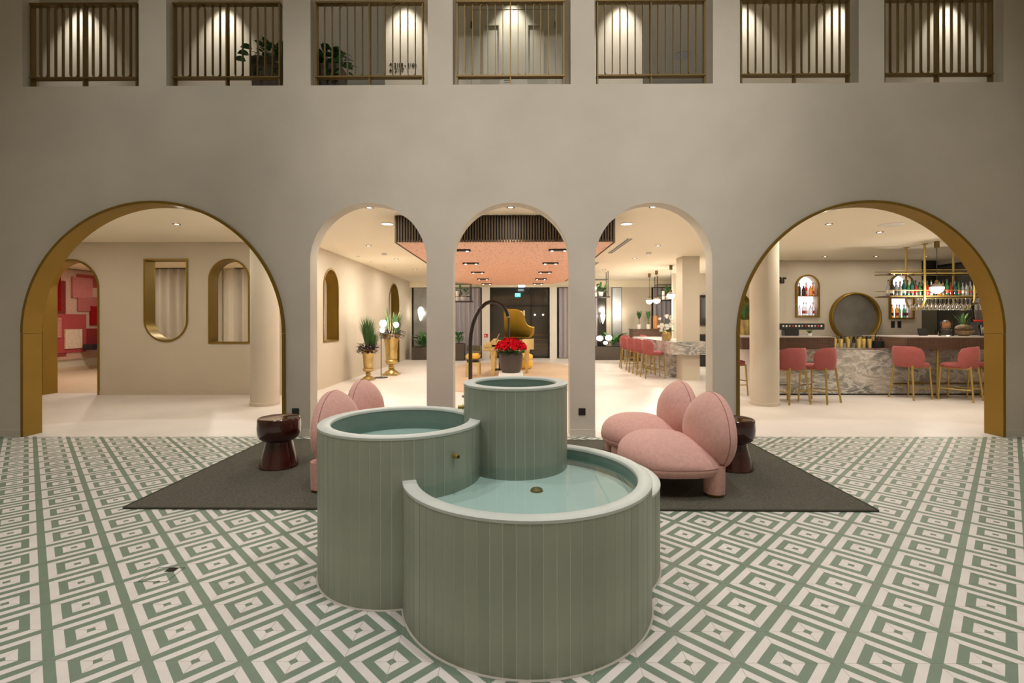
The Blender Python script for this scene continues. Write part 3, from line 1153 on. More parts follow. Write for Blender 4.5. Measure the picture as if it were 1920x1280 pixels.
prof = [(0.168, 0.0), (0.176, 0.006), (0.172, 0.03), (0.150, 0.11), (0.128, 0.19), (0.120, 0.232), (0.118, 0.242)]
prof2 = [(0.118, 0.242), (0.140, 0.250), (0.172, 0.275), (0.188, 0.315), (0.193, 0.37), (0.190, 0.43), (0.186, 0.455), (0.178, 0.462), (0.168, 0.458), (0.10, 0.452), (0.002, 0.450)]
for x, y, lab in ((-2.25, 4.66, 'glossy brown ceramic side table standing clear on the rug at left'), (2.03, 4.60, 'glossy brown ceramic side table half hidden behind the right sofa')):
    o = thing('side_table', lab, 'side table', (x, y, 0.0105))
    MB().lathe(prof, 48).build('foot', brown, o, smooth=50)
    MB().lathe(prof2, 48).build('bowl_top', brown, o, smooth=40)

# floor box cut into a tile
o = thing('floor_box', 'square floor box with a small black slot in the tiled floor', 'floor box', (-1.93, 2.67, 0.0))
ol = [(-0.075, -0.075), (0.075, -0.075), (0.075, 0.075), (-0.075, 0.075)]
plate('frame', [ol, ring_of(ol, 0.0025)], 0.0012, black, MZ(0.0007), parent=o)
MB().box(-0.012, 0.042, 0.030, 0.070, 0.0002, 0.0014).build('slot', soil, o)


# ================================================================== CANOPY AND CEILING FITTINGS
cn = thing('ceiling_canopy', 'pink perforated ceiling canopy edged with dark wood slats over the piano', 'canopy')
CX0, CX1, CY0, CY1 = -1.72, 1.42, 7.0, 15.4
cz = 2.515


def canopy_outline(off=0.0):
    r = 1.5
    pts = [(CX0 - off, CY0 - off), (CX1 + off, CY0 - off)]
    for cx_, cy_, a0 in ((CX1 + off - r, CY1 + off - r, 0), (CX0 - off + r, CY1 + off - r, 90)):
        for k_ in range(13):
            a_ = R(a0 + 90 * k_ / 12)
            pts.append((cx_ + r * math.cos(a_), cy_ + r * math.sin(a_)))
    return pts


plate('panel', [canopy_outline(-0.012)], 0.03, pink_c, MZ(cz + 0.015), parent=cn)
plate('core', [canopy_outline(-0.02)], CZ - cz - 0.03, core_m, MZ((CZ + cz + 0.03) / 2), parent=cn)
ns = 80
me = MB().box(-0.0115, 0.0115, -0.014, 0.026, cz - 0.006, CZ).mesh('slat', slat_m)
for k in range(ns):
    inst('slat', me, cn, (CX0 + 0.02 + (CX1 - CX0 - 0.04) * k / (ns - 1), CY0 - 0.012, 0))
side = MB()
for sx in (CX0, CX1):
    y = CY0 + 0.06
    while y < CY1 - 1.5:
        side.box(sx - 0.012 if sx < 0 else sx - 0.014, sx + 0.014 if sx < 0 else sx + 0.012, y - 0.0135, y + 0.0135, cz - 0.006, CZ)
        y += 0.04
so = side.build('side_slats', slat_m, cn)
so['kind'] = 'stuff'

me_box = MB().box(-0.155, 0.155, -0.05, 0.05, -0.026, 0.002).mesh('housing', black, bevel=0.004)
me_lens = MB().lathe([(0.020, -0.026), (0.020, -0.034), (0.016, -0.036)], 16).mesh('lens', glow_soft, smooth=40)
rowname = ['nearest', 'second', 'third', 'fourth', 'farthest']
for side_n, sx in (('left', -0.86), ('right', 0.68)):
    for q, yy in enumerate((7.75, 9.5, 11.25, 13.05, 14.7)):
        o = thing('twin_downlight', 'black twin downlight in the pink canopy, %s of the %s row' % (rowname[q], side_n), 'downlight', (sx, yy, cz), 0, 'canopy downlights')
        inst('housing', me_box, o)
        for s in (-0.10, 0.10):
            inst('lens', me_lens, o, (s, 0, 0))
        light('canopy_spot', 'SPOT', (0, 0, -0.04), 30, WARM, o, spot_size=R(75), spot_blend=0.6, shadow_soft_size=0.05)

me_trim = MB().lathe([(0.055, 0.0), (0.055, -0.006), (0.040, -0.008), (0.036, 0.0)], 24, cap0=False, cap1=False).mesh('trim', black, smooth=40)
me_dot = MB().lathe([(0.036, -0.002), (0.034, -0.003)], 20).mesh('lens', bulb)
DL = [((-5.23, 7.55), 42, 'in the hall inside the left arch'), ((-7.6, 7.6), 36, 'at the far left end of the hall'), ((-3.2, 7.5), 34, 'near the left pier behind the arcade'),
      ((-2.91, 9.73), 75, 'left of the canopy, nearest the arcade'), ((-2.87, 11.83), 80, 'left of the canopy over the gold urns'), ((-2.9, 14.2), 70, 'left of the canopy near the arched doorway'),
      ((-2.6, 16.9), 60, 'at the far left of the piano room'), ((2.85, 9.82), 75, 'right of the canopy, nearest the arcade'), ((2.87, 11.83), 75, 'right of the canopy by the marble island'),
      ((2.6, 14.4), 70, 'right of the canopy beyond the island'), ((2.6, 16.9), 60, 'at the far right of the piano room'), ((4.89, 7.69), 60, 'in the bar ceiling behind the column'),
      ((7.6, 7.6), 65, 'in the bar ceiling over the right stools'), ((6.2, 8.4), 60, 'in the bar ceiling over the middle of the counter'), ((5.2, 10.4), 45, 'in the bar ceiling behind the counter'),
      ((7.25, 11.55), 16, 'over the left bottle niche'), ((8.44, 11.55), 16, 'over the round mirror'), ((9.6, 11.55), 12, 'over the right bottle niche'), ((4.9, 13.5), 60, 'right of the island column'),
      ((-1.93, 6.5), 30, 'just behind the left narrow arch'), ((-0.06, 6.5), 20, 'just behind the middle narrow arch'), ((1.82, 6.5), 30, 'just behind the right narrow arch')]
for (x, y), w_, lab in DL:
    o = thing('downlight', 'small round ceiling downlight ' + lab, 'downlight', (x, y, CZ), 0, 'round ceiling downlights')
    inst('trim', me_trim, o)
    inst('lens', me_dot, o)
    light('downlight_beam', 'AREA', (0, 0, -0.012), w_ * 0.205, WARM, o, shape='DISK', size=0.07)
# wall washers along the urn wall
for y, w_, lab in ((11.3, 9, 'left of the gold urns'), (12.3, 9, 'above the small gold urn'), (13.6, 9, 'above the large gold urn')):
    o = thing('wall_washer', 'ceiling spotlight grazing the cream wall ' + lab, 'spotlight', (-3.62, y, CZ), 0, 'wall washers')
    MB().lathe([(0.04, 0), (0.04, -0.014), (0.03, -0.016)], 20).build('trim', white, o, smooth=40)
    l = light('washer_beam', 'SPOT', (0, 0, -0.03), w_, WARM, o, spot_size=R(55), spot_blend=0.5, shadow_soft_size=0.03)
    l.rotation_euler = (0, R(-9), 0)
# round speaker discs and air slots
tag(MB().lathe([(0.17, 0), (0.17, -0.006), (0.155, -0.012), (0.002, -0.012)], 32, (5.89, 7.75, CZ)).build('ceiling_speaker', white, smooth=40), 'white round ceiling speaker inside the right arch', 'speaker')
for x, y, lab in ((-1.97, 7.55, 'left'), (1.72, 7.6, 'right')):
    o = thing('ceiling_lamp', 'flat white round ceiling lamp %s of the canopy' % lab, 'lamp', (x, y, CZ))
    MB().lathe([(0.095, 0), (0.095, -0.008), (0.088, -0.012)], 32, cap1=False).build('rim', white, o, smooth=40)
    MB().lathe([(0.088, -0.010), (0.087, -0.011)], 32).build('diffuser', flat_glow, o)
    light('ceiling_lamp_light', 'AREA', (0, 0, -0.02), 8, WARM, o, shape='DISK', size=0.16)
for x, y0, y1, lab in ((2.10, 9.0, 10.9, 'nearer black slot diffuser in the ceiling right of the canopy'), (2.10, 12.6, 14.6, 'farther black slot diffuser in the ceiling right of the canopy')):
    o = thing('air_diffuser', lab, 'air vent', (x, (y0 + y1) / 2, CZ))
    L_ = (y1 - y0) / 2
    for s in (-0.03, 0.03):
        MB().box(s - 0.014, s + 0.014, -L_, L_, -0.005, 0.001).build('slot', black, o)
    MB().box(-0.006, 0.006, -L_, L_, -0.008, 0.001).build('rib', white, o)
tag(MB().lathe([(0.06, 0), (0.06, -0.03), (0.045, -0.05), (0.002, -0.052)], 24, (-2.9, 10.85, CZ)).build('smoke_detector', white, smooth=40), 'white smoke detector on the ceiling left of the canopy', 'detector')
tag(MB().lathe([(0.06, 0), (0.06, -0.03), (0.045, -0.05), (0.002, -0.052)], 24, (2.94, 10.85, CZ)).build('smoke_detector', white, smooth=40), 'white smoke detector on the ceiling right of the canopy', 'detector')

# ================================================================== PIANO GROUP
pn = thing('grand_piano', 'golden grand piano with its lid raised, behind the fountain', 'piano')


def piano_plan(y0=12.42, y1=13.78, x0=-0.46, x1=0.50):
    pts = [(x0, y0), (-0.02, y0)]
    for k_ in range(9):                  # concave then convex bent side up to the tail
        t_ = k_ / 8
        pts.append((-0.02 + (x1 + 0.02) * (t_ + 0.10 * math.sin(2 * PI * t_)), y0 + 0.86 * (t_ - 0.13 * math.sin(2 * PI * t_))))
    for k_ in range(7):
        a_ = R(90 * k_ / 6)
        pts.append((x1 - 0.16 + 0.16 * math.cos(a_), y1 - 0.3 + 0.3 * math.sin(a_)))
    pts.append((x0, y1))
    return pts


plate('case', [piano_plan()], 0.29, cream_p, MZ(0.765), smooth=40, parent=pn)
plate('soundboard', [ring_of(piano_plan(), 0.03)], 0.01, black, MZ(0.917), parent=pn)
kb = MB().box(-0.82, -0.46, 12.42, 13.78, 0.625, 0.72).build('keybed', cream_p, pn, bevel=0.02)
MB().box(-0.80, -0.63, 12.52, 13.68, 0.72, 0.735).build('keys', white, kb)
for yy in (12.42, 13.70):
    MB().box(-0.82, -0.46, yy, yy + 0.08, 0.72, 0.80).build('arm', cream_p, kb, bevel=0.015)
MB().box(-0.62, -0.46, 12.42, 13.78, 0.72, 0.90).build('fallboard', cream_p, pn, bevel=0.02)
MB().box(-0.50, -0.485, 12.7, 13.5, 0.91, 1.06).xf(Matrix.Translation((-0.49, 0, 0.91)) @ Matrix.Rotation(R(25), 4, 'Y') @ Matrix.Translation((0.49, 0, -0.91))).build('music_desk', cream_p, pn)
lid_m = Matrix.Translation((0, 13.78, 0.925)) @ Matrix.Rotation(R(-33), 4, 'X') @ Matrix.Translation((0, -13.78, -0.925))
lid = plate('lid', [piano_plan(12.40, 13.79, -0.30, 0.52)], 0.025, yellow, lid_m @ MZ(0.937), smooth=40, parent=pn)
MB().tube([(-0.15, 12.55, 0.92), (-0.15, 12.72, 1.50)], 0.012).build('prop_stick', black, pn)
for lx, ly in ((-0.57, 12.52), (-0.57, 13.68), (0.30, 13.05)):
    MB().loft([[(lx + s * a_, ly + t_ * a_, z) for s, t_ in ((-1, -1), (1, -1), (1, 1), (-1, 1))] for a_, z in ((0.04, 0.0), (0.045, 0.25), (0.062, 0.52), (0.085, 0.625))]).build('leg', cream_p, pn, bevel=0.008)
ly_ = MB().box(-0.44, -0.40, 13.0, 13.2, 0.12, 0.62).build('pedal_lyre', black, pn)
MB().box(-0.54, -0.38, 13.0, 13.2, 0.08, 0.12).build('pedal_box', black, ly_)

bn = thing('piano_bench', 'small piano stool with a yellow cushion, left of the piano', 'stool', (-1.07, 12.45, 0))
MB().box(-0.17, 0.17, -0.28, 0.28, 0.44, 0.56).build('cushion', cushion, bn, bevel=0.035, seg=3, smooth=50)
MB().box(-0.13, 0.13, -0.24, 0.24, 0.36, 0.44).build('lift', black, bn)
MB().box(-0.17, 0.17, -0.28, 0.28, 0.30, 0.36).build('frame', cream_p, bn, bevel=0.006)
for sx in (-1, 1):
    for sy in (-1, 1):
        MB().box(sx * 0.15 - 0.025, sx * 0.15 + 0.025, sy * 0.25 - 0.025, sy * 0.25 + 0.025, 0.004, 0.30).build('leg', cream_p, bn)
pf = thing('pouf', 'round yellow pouf behind the right end of the piano', 'pouf', (0.22, 14.3, 0.004))
MB().lathe([(0.20, 0), (0.27, 0.05), (0.29, 0.16), (0.27, 0.27)], 28).build('base', cushion, pf, smooth=50)
MB().lathe([(0.27, 0.275), (0.29, 0.32), (0.28, 0.40), (0.20, 0.44), (0.002, 0.45)], 28).build('cushion', cushion, pf, smooth=60)

# arched black floor lamp
al = thing('arc_lamp', 'black arched tube lamp rising behind the tall fountain basin', 'lamp', (-0.825, 9.0, 0.0))
pts = [(0, 0, 0.03), (0, 0, 0.6), (0, 0, 1.10)]
for k in range(1, 25):
    a = PI - (PI - R(12)) * k / 24
    pts.append((0.36 + 0.36 * math.cos(a), 0, 1.16 + (0.60 if a > PI / 2 else 0.60) * math.sin(a)))
pts += [(0.705, 0, 1.22)]
pts = [p for p in pts]
arc = [(0, 0, 0.03), (0, 0, 0.5), (0, 0, 1.0), (0.01, 0, 1.15), (0.045, 0, 1.33), (0.105, 0, 1.49), (0.185, 0, 1.62), (0.285, 0, 1.71), (0.385, 0, 1.745), (0.49, 0, 1.73),
       (0.575, 0, 1.68), (0.64, 0, 1.60), (0.675, 0, 1.53), (0.695, 0, 1.47)]
MB().tube(arc, 0.036, 16).build('tube', black, al, smooth=50)
MB().lathe([(0.16, 0), (0.16, 0.02), (0.05, 0.03)], 28).build('base', black, al, smooth=40)
MB().tube([(0.695, 0, 1.47), (0.695, 0, 1.455)], 0.026, 14).build('collar', white, al)
MB().tube([(0.695, 0, 1.455), (0.695, 0, 1.08)], 0.010, 10).build('rod', black, al)

# flower pot on pedestal
tag(MB().box(-0.285, 0.130, 8.30, 8.72, 0, 0.498).build('pedestal', white, bevel=0.004), 'white square pedestal under the pot of red flowers', 'pedestal')
fp = thing('flower_pot', 'dark pot full of red flowers on the white pedestal', 'flower pot', (-0.077, 8.51, 0.4985))
MB().lathe([(0.145, 0), (0.160, 0.01), (0.188, 0.10), (0.203, 0.20), (0.205, 0.29), (0.198, 0.345), (0.192, 0.352), (0.186, 0.345), (0.186, 0.32), (0.002, 0.32)], 40).build('pot', pot_m, fp, smooth=45)
rng = random.Random(5)
gb = MB()
for k in range(320):
    a, el = rng.uniform(0, 2 * PI), rng.uniform(-0.25, 0.5)
    p = Vector((0.23 * math.cos(a) * math.cos(el), 0.23 * math.sin(a) * math.cos(el), 0.37 + 0.12 * math.sin(el)))
    d = Vector((math.cos(a), math.sin(a), rng.uniform(-0.4, 0.6))).normalized() * 0.05
    s = d.cross(Vector((0, 0, 1))).normalized() * 0.022
    gb.add([p - d * 0.4, p + s, p + d, p - s], [(0, 1, 2, 3)])
gb.build('foliage', leaf_d, fp)['kind'] = 'stuff'
fl = MB()
for k in range(420):
    a = rng.uniform(0, 2 * PI)
    u = rng.random()
    el = math.asin(u)
    rad = rng.uniform(0.85, 1.0)
    p = Vector((0.275 * rad * math.cos(a) * math.cos(el), 0.26 * rad * math.sin(a) * math.cos(el), 0.40 + 0.20 * rad * math.sin(el)))
    nrm = Vector((math.cos(a) * math.cos(el), math.sin(a) * math.cos(el), math.sin(el) + 0.2)).normalized()
    t1 = nrm.cross(Vector((rng.uniform(-1, 1), rng.uniform(-1, 1), 1))).normalized()
    t2 = nrm.cross(t1)
    s = rng.uniform(0.018, 0.032)
    c5 = [p + nrm * 0.006 + (t1 * math.cos(2 * PI * q / 5) + t2 * math.sin(2 * PI * q / 5)) * s - nrm * 0.004 for q in range(5)]
    fl.add([p + nrm * 0.012] + c5, [(0, q + 1, (q + 1) % 5 + 1) for q in range(5)])
fl.build('flowers', red_f, fp)['kind'] = 'stuff'

# gold urns with grasses
for (x, y, H_, Rr, lab, seed) in ((-3.49, 11.62, 0.74, 0.185, 'smaller gold urn with a tuft of green grass and dark leaves', 1), (-3.20, 12.66, 1.05, 0.245, 'larger gold urn with pale stalks beside the slim lamp', 2)):
    u = thing('urn', lab, 'urn', (x, y, 0))
    k = Rr / 0.5
    hz = H_
    MB().box(-Rr * 0.78, Rr * 0.78, -Rr * 0.78, Rr * 0.78, 0, 0.05 * hz).build('plinth', gold, u, bevel=0.006)
    MB().lathe([(Rr * .70, 0.05 * hz), (Rr * .66, 0.08 * hz), (Rr * .40, 0.12 * hz), (Rr * .26, 0.16 * hz), (Rr * .36, 0.185 * hz), (Rr * .36, 0.205 * hz), (Rr * .24, 0.22 * hz), (Rr * .3, 0.25 * hz)], 32).build('stem', gold, u, smooth=50)
    MB().lathe([(Rr * .3, 0.25 * hz), (Rr * .58, 0.275 * hz), (Rr * .68, 0.32 * hz), (Rr * .66, 0.36 * hz), (Rr * .52, 0.385 * hz), (Rr * .58, 0.40 * hz), (Rr * .62, 0.60 * hz), (Rr * .72, 0.82 * hz),
                (Rr * .88, 0.95 * hz), (Rr * 1.0, 0.985 * hz), (Rr * 1.0, hz), (Rr * .9, hz), (Rr * .8, 0.94 * hz), (0.002, 0.93 * hz)], 36).build('bowl', gold, u, smooth=50)
    rg = random.Random(seed)
    g = blades(MB(), 420 if seed == 1 else 150, (-0.02 if seed == 1 else 0.12, 0.05, 0.95 * hz), 0.88 if seed == 1 else 0.70, 0.20, 0.007, rg, 0.2)
    if seed == 1:
        blades(g, 160, (0.12, 0, 0.95 * hz), 0.55, 0.18, 0.006, rg, 0.3)
    g.build('grass', grass_m, u)['kind'] = 'stuff'
    pl = MB()
    for q in range(240):
        a_ = rg.uniform(0, 2 * PI)
        p = Vector((Rr * 1.25 * math.cos(a_) * rg.uniform(0.6, 1.2), Rr * 1.25 * math.sin(a_) * rg.uniform(0.6, 1.2), hz + rg.uniform(-0.10, 0.12)))
        d = Vector((math.cos(a_), math.sin(a_), rg.uniform(-0.8, 0.8))) * 0.05
        s = d.cross(Vector((0, 0, 1))).normalized() * 0.028
        pl.add([p - d, p + s, p + d, p - s], [(0, 1, 2, 3)])
    pl.build('dark_leaves', leaf_p, u)['kind'] = 'stuff'
    if seed == 2:
        for q, (dx, h_) in enumerate(((-0.10, 0.62), (-0.03, 0.52), (0.04, 0.58), (0.16, 0.70))):
            MB().tube([(dx * 0.4, 0, hz), (dx, 0, hz + h_ * 0.6), (dx * 1.5, 0, hz + h_)], 0.012, 6, r1=0.003).build('stalk', pale_g, u, smooth=60)
        lf = MB().add([(-0.10, 0, hz), (-0.16, 0, hz + 0.35), (-0.11, 0, hz + 0.72), (-0.06, 0.02, hz + 0.35)], [(0, 1, 2, 3)])
        lf.build('leaf', leaf_g, u)
# slim glowing lamp between the urns
sl = thing('floor_lamp', 'slim black floor lamp with glowing globes between the gold urns', 'lamp', (-3.30, 12.05, 0))
MB().lathe([(0.16, 0), (0.16, 0.012), (0.02, 0.018)], 28).build('base', black, sl, smooth=40)
MB().tube([(0, 0, 0.015), (0, 0, 1.30)], 0.010, 10).build('pole', black, sl)
for dx, dz, r_ in ((0.05, 1.33, 0.085), (0.03, 1.17, 0.06), (0.37, 1.30, 0.065)):
    MB().ellip((dx, 0, dz), (r_, r_, r_ * 1.1), 16, 10).build('globe', bulb, sl, smooth=60)
light('floor_lamp_light', 'POINT', (0.2, 0, 1.38), 13, WARM, sl, shadow_soft_size=0.08)
MB().tube([(0, 0, 1.22), (0.2, 0, 1.25), (0.37, 0, 1.24)], 0.006, 6).build('arm', black, sl)

# ================================================================== FAR WALL
FY = 18.45
fw = plaster
for a, b, lab in ((-4.0, -3.9, 'left corner'), (3.42, 3.62, 'between the mirror panels'), (4.0, 5.1, 'left of the bar windows')):
    struct(MB().box(a, b, FY, FY + 0.15, 0, CZ).build('wall_far', plaster_in), 'cream strip of the far wall, ' + lab, 'wall')
struct(MB().box(-4.2, 10.6, FY + 0.15, FY + 0.30, 0, CZ).build('wall_far_back', window_m), 'dark night glass along the far end', 'wall')
struct(MB().box(-4.2, 10.6, FY - 0.02, FY + 0.15, 2.66, CZ).build('wall_far_lintel', ceil_m), 'cream lintel above the far windows', 'wall')
for a, b, lab in ((-1.24, -0.95, 'white pier left of the far window'), (1.28, 1.54, 'white pier right of the far window')):
    tag(MB().box(a, b, FY - 0.25, FY + 0.148, 0, 2.659).build('pier', white), lab, 'pier')
# window
wd = struct(thing('window_3', 'tall dark far window behind the piano', 'window', (0.165, FY, 0)))
MB().box(-1.11, 1.11, 0.05, 0.06, 0.03, 2.66).build('pane', window_m, wd)
for a in (-1.10, 0.42, 1.06):
    MB().box(a, a + 0.04, 0.0, 0.07, 0.03, 2.66).build('mullion', black, wd)
for z in (0.03, 1.95, 2.60):
    MB().box(-1.11, 1.11, 0.0, 0.07, z, z + 0.05).build('transom', black, wd)
for z in (0.35, 0.52, 0.69, 0.86):
    MB().box(0.30, 1.06, 0.02, 0.045, z, z + 0.02).build('rail', brass_d, wd)


def curtain(name, x0, x1, y, z0, z1, fold, m, lab, group, amp=0.045):
    n = int((x1 - x0) / fold * 10)
    mb = MB()
    rings = []
    for z in (z0, (z0 + z1) / 2, z1):
        rings.append([(x0 + (x1 - x0) * i / n, y + amp * math.sin(2 * PI * (x0 + (x1 - x0) * i / n) / fold) + 0.012 * math.sin(13 * i / n * (x1 - x0)), z) for i in range(n + 1)])
    front = rings
    back = [[(p[0], p[1] + 0.004, p[2]) for p in r] for r in rings]
    mb.loft(front, False, False, closed=False)
    mb.loft([r[::-1] for r in back], False, False, closed=False)
    o_ = thing(name, lab, 'curtain', group=group)
    mb.build('cloth', m, o_, smooth=70)
    MB().box(x0, x1, y - 0.02, y + 0.02, z1, z1 + 0.03).build('track', black, o_)
    return o_


curtain('curtain', -2.75, -1.30, FY - 0.12, 0.02, 2.62, 0.17, curtain_g, 'grey pleated curtain left of the far window', 'far grey curtains')
curtain('curtain', 1.62, 3.05, FY - 0.12, 0.02, 2.62, 0.17, curtain_g, 'grey pleated curtain right of the far window', 'far grey curtains')
curtain('curtain', 5.15, 6.1, FY - 0.12, 0.02, 2.62, 0.17, curtain_g, 'grey pleated curtain behind the globe pendants', 'far grey curtains')
curtain('curtain', -10.6, -8.22, 13.7, 0.02, CZ - 0.03, 0.26, curtain_m, 'beige pleated curtain seen through the flat-topped window', 'lounge curtains', 0.06)
curtain('curtain', -7.86, -4.3, 13.7, 0.02, CZ - 0.03, 0.26, curtain_m, 'beige pleated curtain seen through the round-topped window', 'lounge curtains', 0.06)
struct(MB().box(-8.25, -7.84, 13.82, 14.0, 0, CZ).build('wall_lounge_pier', plaster_in), 'pier between the lounge curtains', 'wall')

# exit sign, emergency lamp, hanging bulb
o = thing('exit_sign', 'small green lit exit sign hanging before the far window', 'sign', (0.09, FY - 0.35, 2.29))
MB().box(-0.10, 0.10, -0.012, 0.012, 0, 0.13).build('panel', exit_g, o)
MB().tube([(0, 0, 0.13), (0, 0, CZ - 2.29)], 0.006, 6).build('rod', black, o)
MB().box(-0.07, -0.02, -0.016, -0.0125, 0.03, 0.10).build('pictogram', white, o)
MB().add([(0.01, -0.0135, 0.065), (0.06, -0.0135, 0.095), (0.06, -0.0135, 0.035)], [(0, 2, 1)]).build('arrow', white, o)
tag(MB().box(0.10, 0.34, 17.3, 17.5, 2.60, 2.70).build('emergency_lamp', blue_w, bevel=0.01), 'bluish white emergency lamp under the ceiling before the far window', 'lamp')
struct(MB().box(0.20, 0.24, 17.38, 17.42, 2.70, CZ).build('trim_1', white), None)
o = thing('pendant_lamp', 'white candle-like bulb hanging behind the piano lid', 'lamp', (0.28, 16.2, 0))
MB().tube([(0, 0, 1.72), (0, 0, CZ)], 0.004, 6).build('cord', black, o)
MB().tube([(0, 0, 1.56), (0, 0, 1.74)], 0.035, 12).build('bulb', white, o)
for x, z, lab in ((0.73, 1.63, 'left'), (1.04, 1.63, 'right')):  # lamps reflected in the window glass, modelled as glowing balls on added cords
    o = thing('reflected_lamp', 'tiny glowing ball for a lamp reflected in the far window, %s of the pair' % lab, 'bulb', (x, FY - 0.06, z))
    MB().ellip((0, 0, 0), (0.03, 0.03, 0.03), 12, 8).build('glass', bulb, o, smooth=60)
    MB().tube([(0, 0, 0.028), (0, 0, CZ - z - 0.22)], 0.003, 5).build('cord', black, o)
o = thing('fire_notice', 'small red and white fire notice on the left white pier', 'sign', (-1.09, FY - 0.252, 0.78))
MB().box(-0.07, 0.07, -0.004, 0, 0, 0.14).build('panel', red_lab, o)
MB().box(-0.04, 0.0, -0.006, -0.004, 0.05, 0.11).build('flame_mark', white, o)
MB().box(-0.05, 0.05, -0.006, -0.004, 0.015, 0.03).build('stripe', white, o)

# mirror panels with sconces
for x0, x1, lab, lx in ((-3.82, -3.15, 'left of the piano room', -3.55), (3.64, 3.98, 'by the far right planter', 3.84)):
    o = thing('mirror_panel', 'tall smoky mirror panel on the far wall ' + lab, 'mirror', ((x0 + x1) / 2, FY - 0.01, 0))
    w = (x1 - x0) / 2
    MB().box(-w, w, 0, 0.03, 0.02, 2.64).build('glass', mirror_m, o)
    MB().box(-w - 0.03, -w, -0.01, 0.03, 0.02, 2.64).build('edge', black, o)
    s = thing('wall_lamp', 'white flame-shaped wall lamp glowing on the mirror panel ' + lab, 'lamp', (lx, FY - 0.12, 1.40))
    MB().lathe([(0.004, 0), (0.05, 0.12), (0.085, 0.30), (0.10, 0.40), (0.06, 0.50), (0.004, 0.53)], 16).build('shade', glow_soft, s, smooth=60)
    MB().box(-0.02, 0.02, 0.03, 0.10, 0.30, 0.36).build('bracket', black, s)
    light('wall_lamp_light', 'POINT', (0, -0.16, 0.3), 2.5, WARM, s, shadow_soft_size=0.08)
s = thing('wall_lamp', 'white flame-shaped wall lamp glowing beside the far right curtain', 'lamp', (3.26, FY - 0.12, 1.28))
MB().lathe([(0.004, 0), (0.05, 0.12), (0.085, 0.25), (0.09, 0.33), (0.05, 0.42), (0.004, 0.44)], 16).build('shade', glow_soft, s, smooth=60)
MB().box(-0.02, 0.02, 0.03, 0.14, 0.25, 0.30).build('bracket', black, s)
light('wall_lamp_light', 'POINT', (0, -0.16, 0.3), 2.5, WARM, s, shadow_soft_size=0.08)

rng = random.Random(8)
for x0, x1, y0, y1, h_, lab, n, me_l in ((-3.72, -3.05, 17.6, 18.1, 0.46, 'square brown planter with broad leaves, far left of the piano room', 26, LEAF_BROAD),
                                         (-2.22, -1.80, 17.3, 17.7, 0.60, 'tall brown planter with a fern at the left curtain', 40, LEAF_SMALL),
                                         (2.70, 3.86, 17.5, 18.05, 0.47, 'long brown planter with broad leaves, far right of the piano room', 40, LEAF_BROAD)):
    o = thing('planter', lab, 'planter', ((x0 + x1) / 2, (y0 + y1) / 2, 0))
    w, d = (x1 - x0) / 2, (y1 - y0) / 2
    MB().box(-w, w, -d, d, 0, h_).build('box', planter_m, o, bevel=0.008)
    MB().box(-w + 0.03, w - 0.03, -d + 0.03, d - 0.03, h_, h_ + 0.004).build('soil', soil, o)
    off = 0.22 if x0 > 0 else 0
    leaves(o, me_l, n, (off, 0, h_), (w * 0.55, d * 0.6), (0.05, 0.38), (15, 75), (0.7, 1.15), rng)
    MB().tube([(off, 0, h_), (off, 0, h_ + 0.35)], 0.02, 8).build('stem', leaf_d, o)
for x, z, r_, lab in ((2.97, 0.78, 0.12, 'left'), (3.28, 0.80, 0.12, 'middle'), (3.17, 0.62, 0.08, 'low')):
    tag(MB().ellip((x, 17.30, z), (r_, r_, r_ * 0.8), 16, 10).build('globe_lamp', glow_soft, smooth=60), 'glowing globe lamp before the far right planter, %s one of three' % lab, 'lamp')

# round olive armchair
o = thing('armchair', 'small olive tub chair beside the fern planter', 'armchair', (-1.47, 17.45, 0))
olive = mat('olive_fabric', (0.17, 0.15, 0.085), 0.85)
MB().lathe([(0.20, 0.06), (0.24, 0.10), (0.25, 0.30), (0.22, 0.33), (0.002, 0.34)], 24).build('seat', olive, o, smooth=50)
MB().loft([[(rr_ * math.cos(R(20 + 140 * i / 12)), rr_ * math.sin(R(20 + 140 * i / 12)), z) for i in range(13)] + [((rr_ - 0.06) * math.cos(R(20 + 140 * i / 12)), (rr_ - 0.06) * math.sin(R(20 + 140 * i / 12)), z) for i in range(12, -1, -1)]
           for rr_, z in ((0.26, 0.25), (0.28, 0.40), (0.27, 0.52))]).build('backrest', olive, o, smooth=50)
for q in range(4):
    a = PI / 4 + q * PI / 2
    MB().tube([(0.16 * math.cos(a), 0.16 * math.sin(a), 0.07), (0.19 * math.cos(a), 0.19 * math.sin(a), 0)], 0.012, 8).build('leg', black, o)


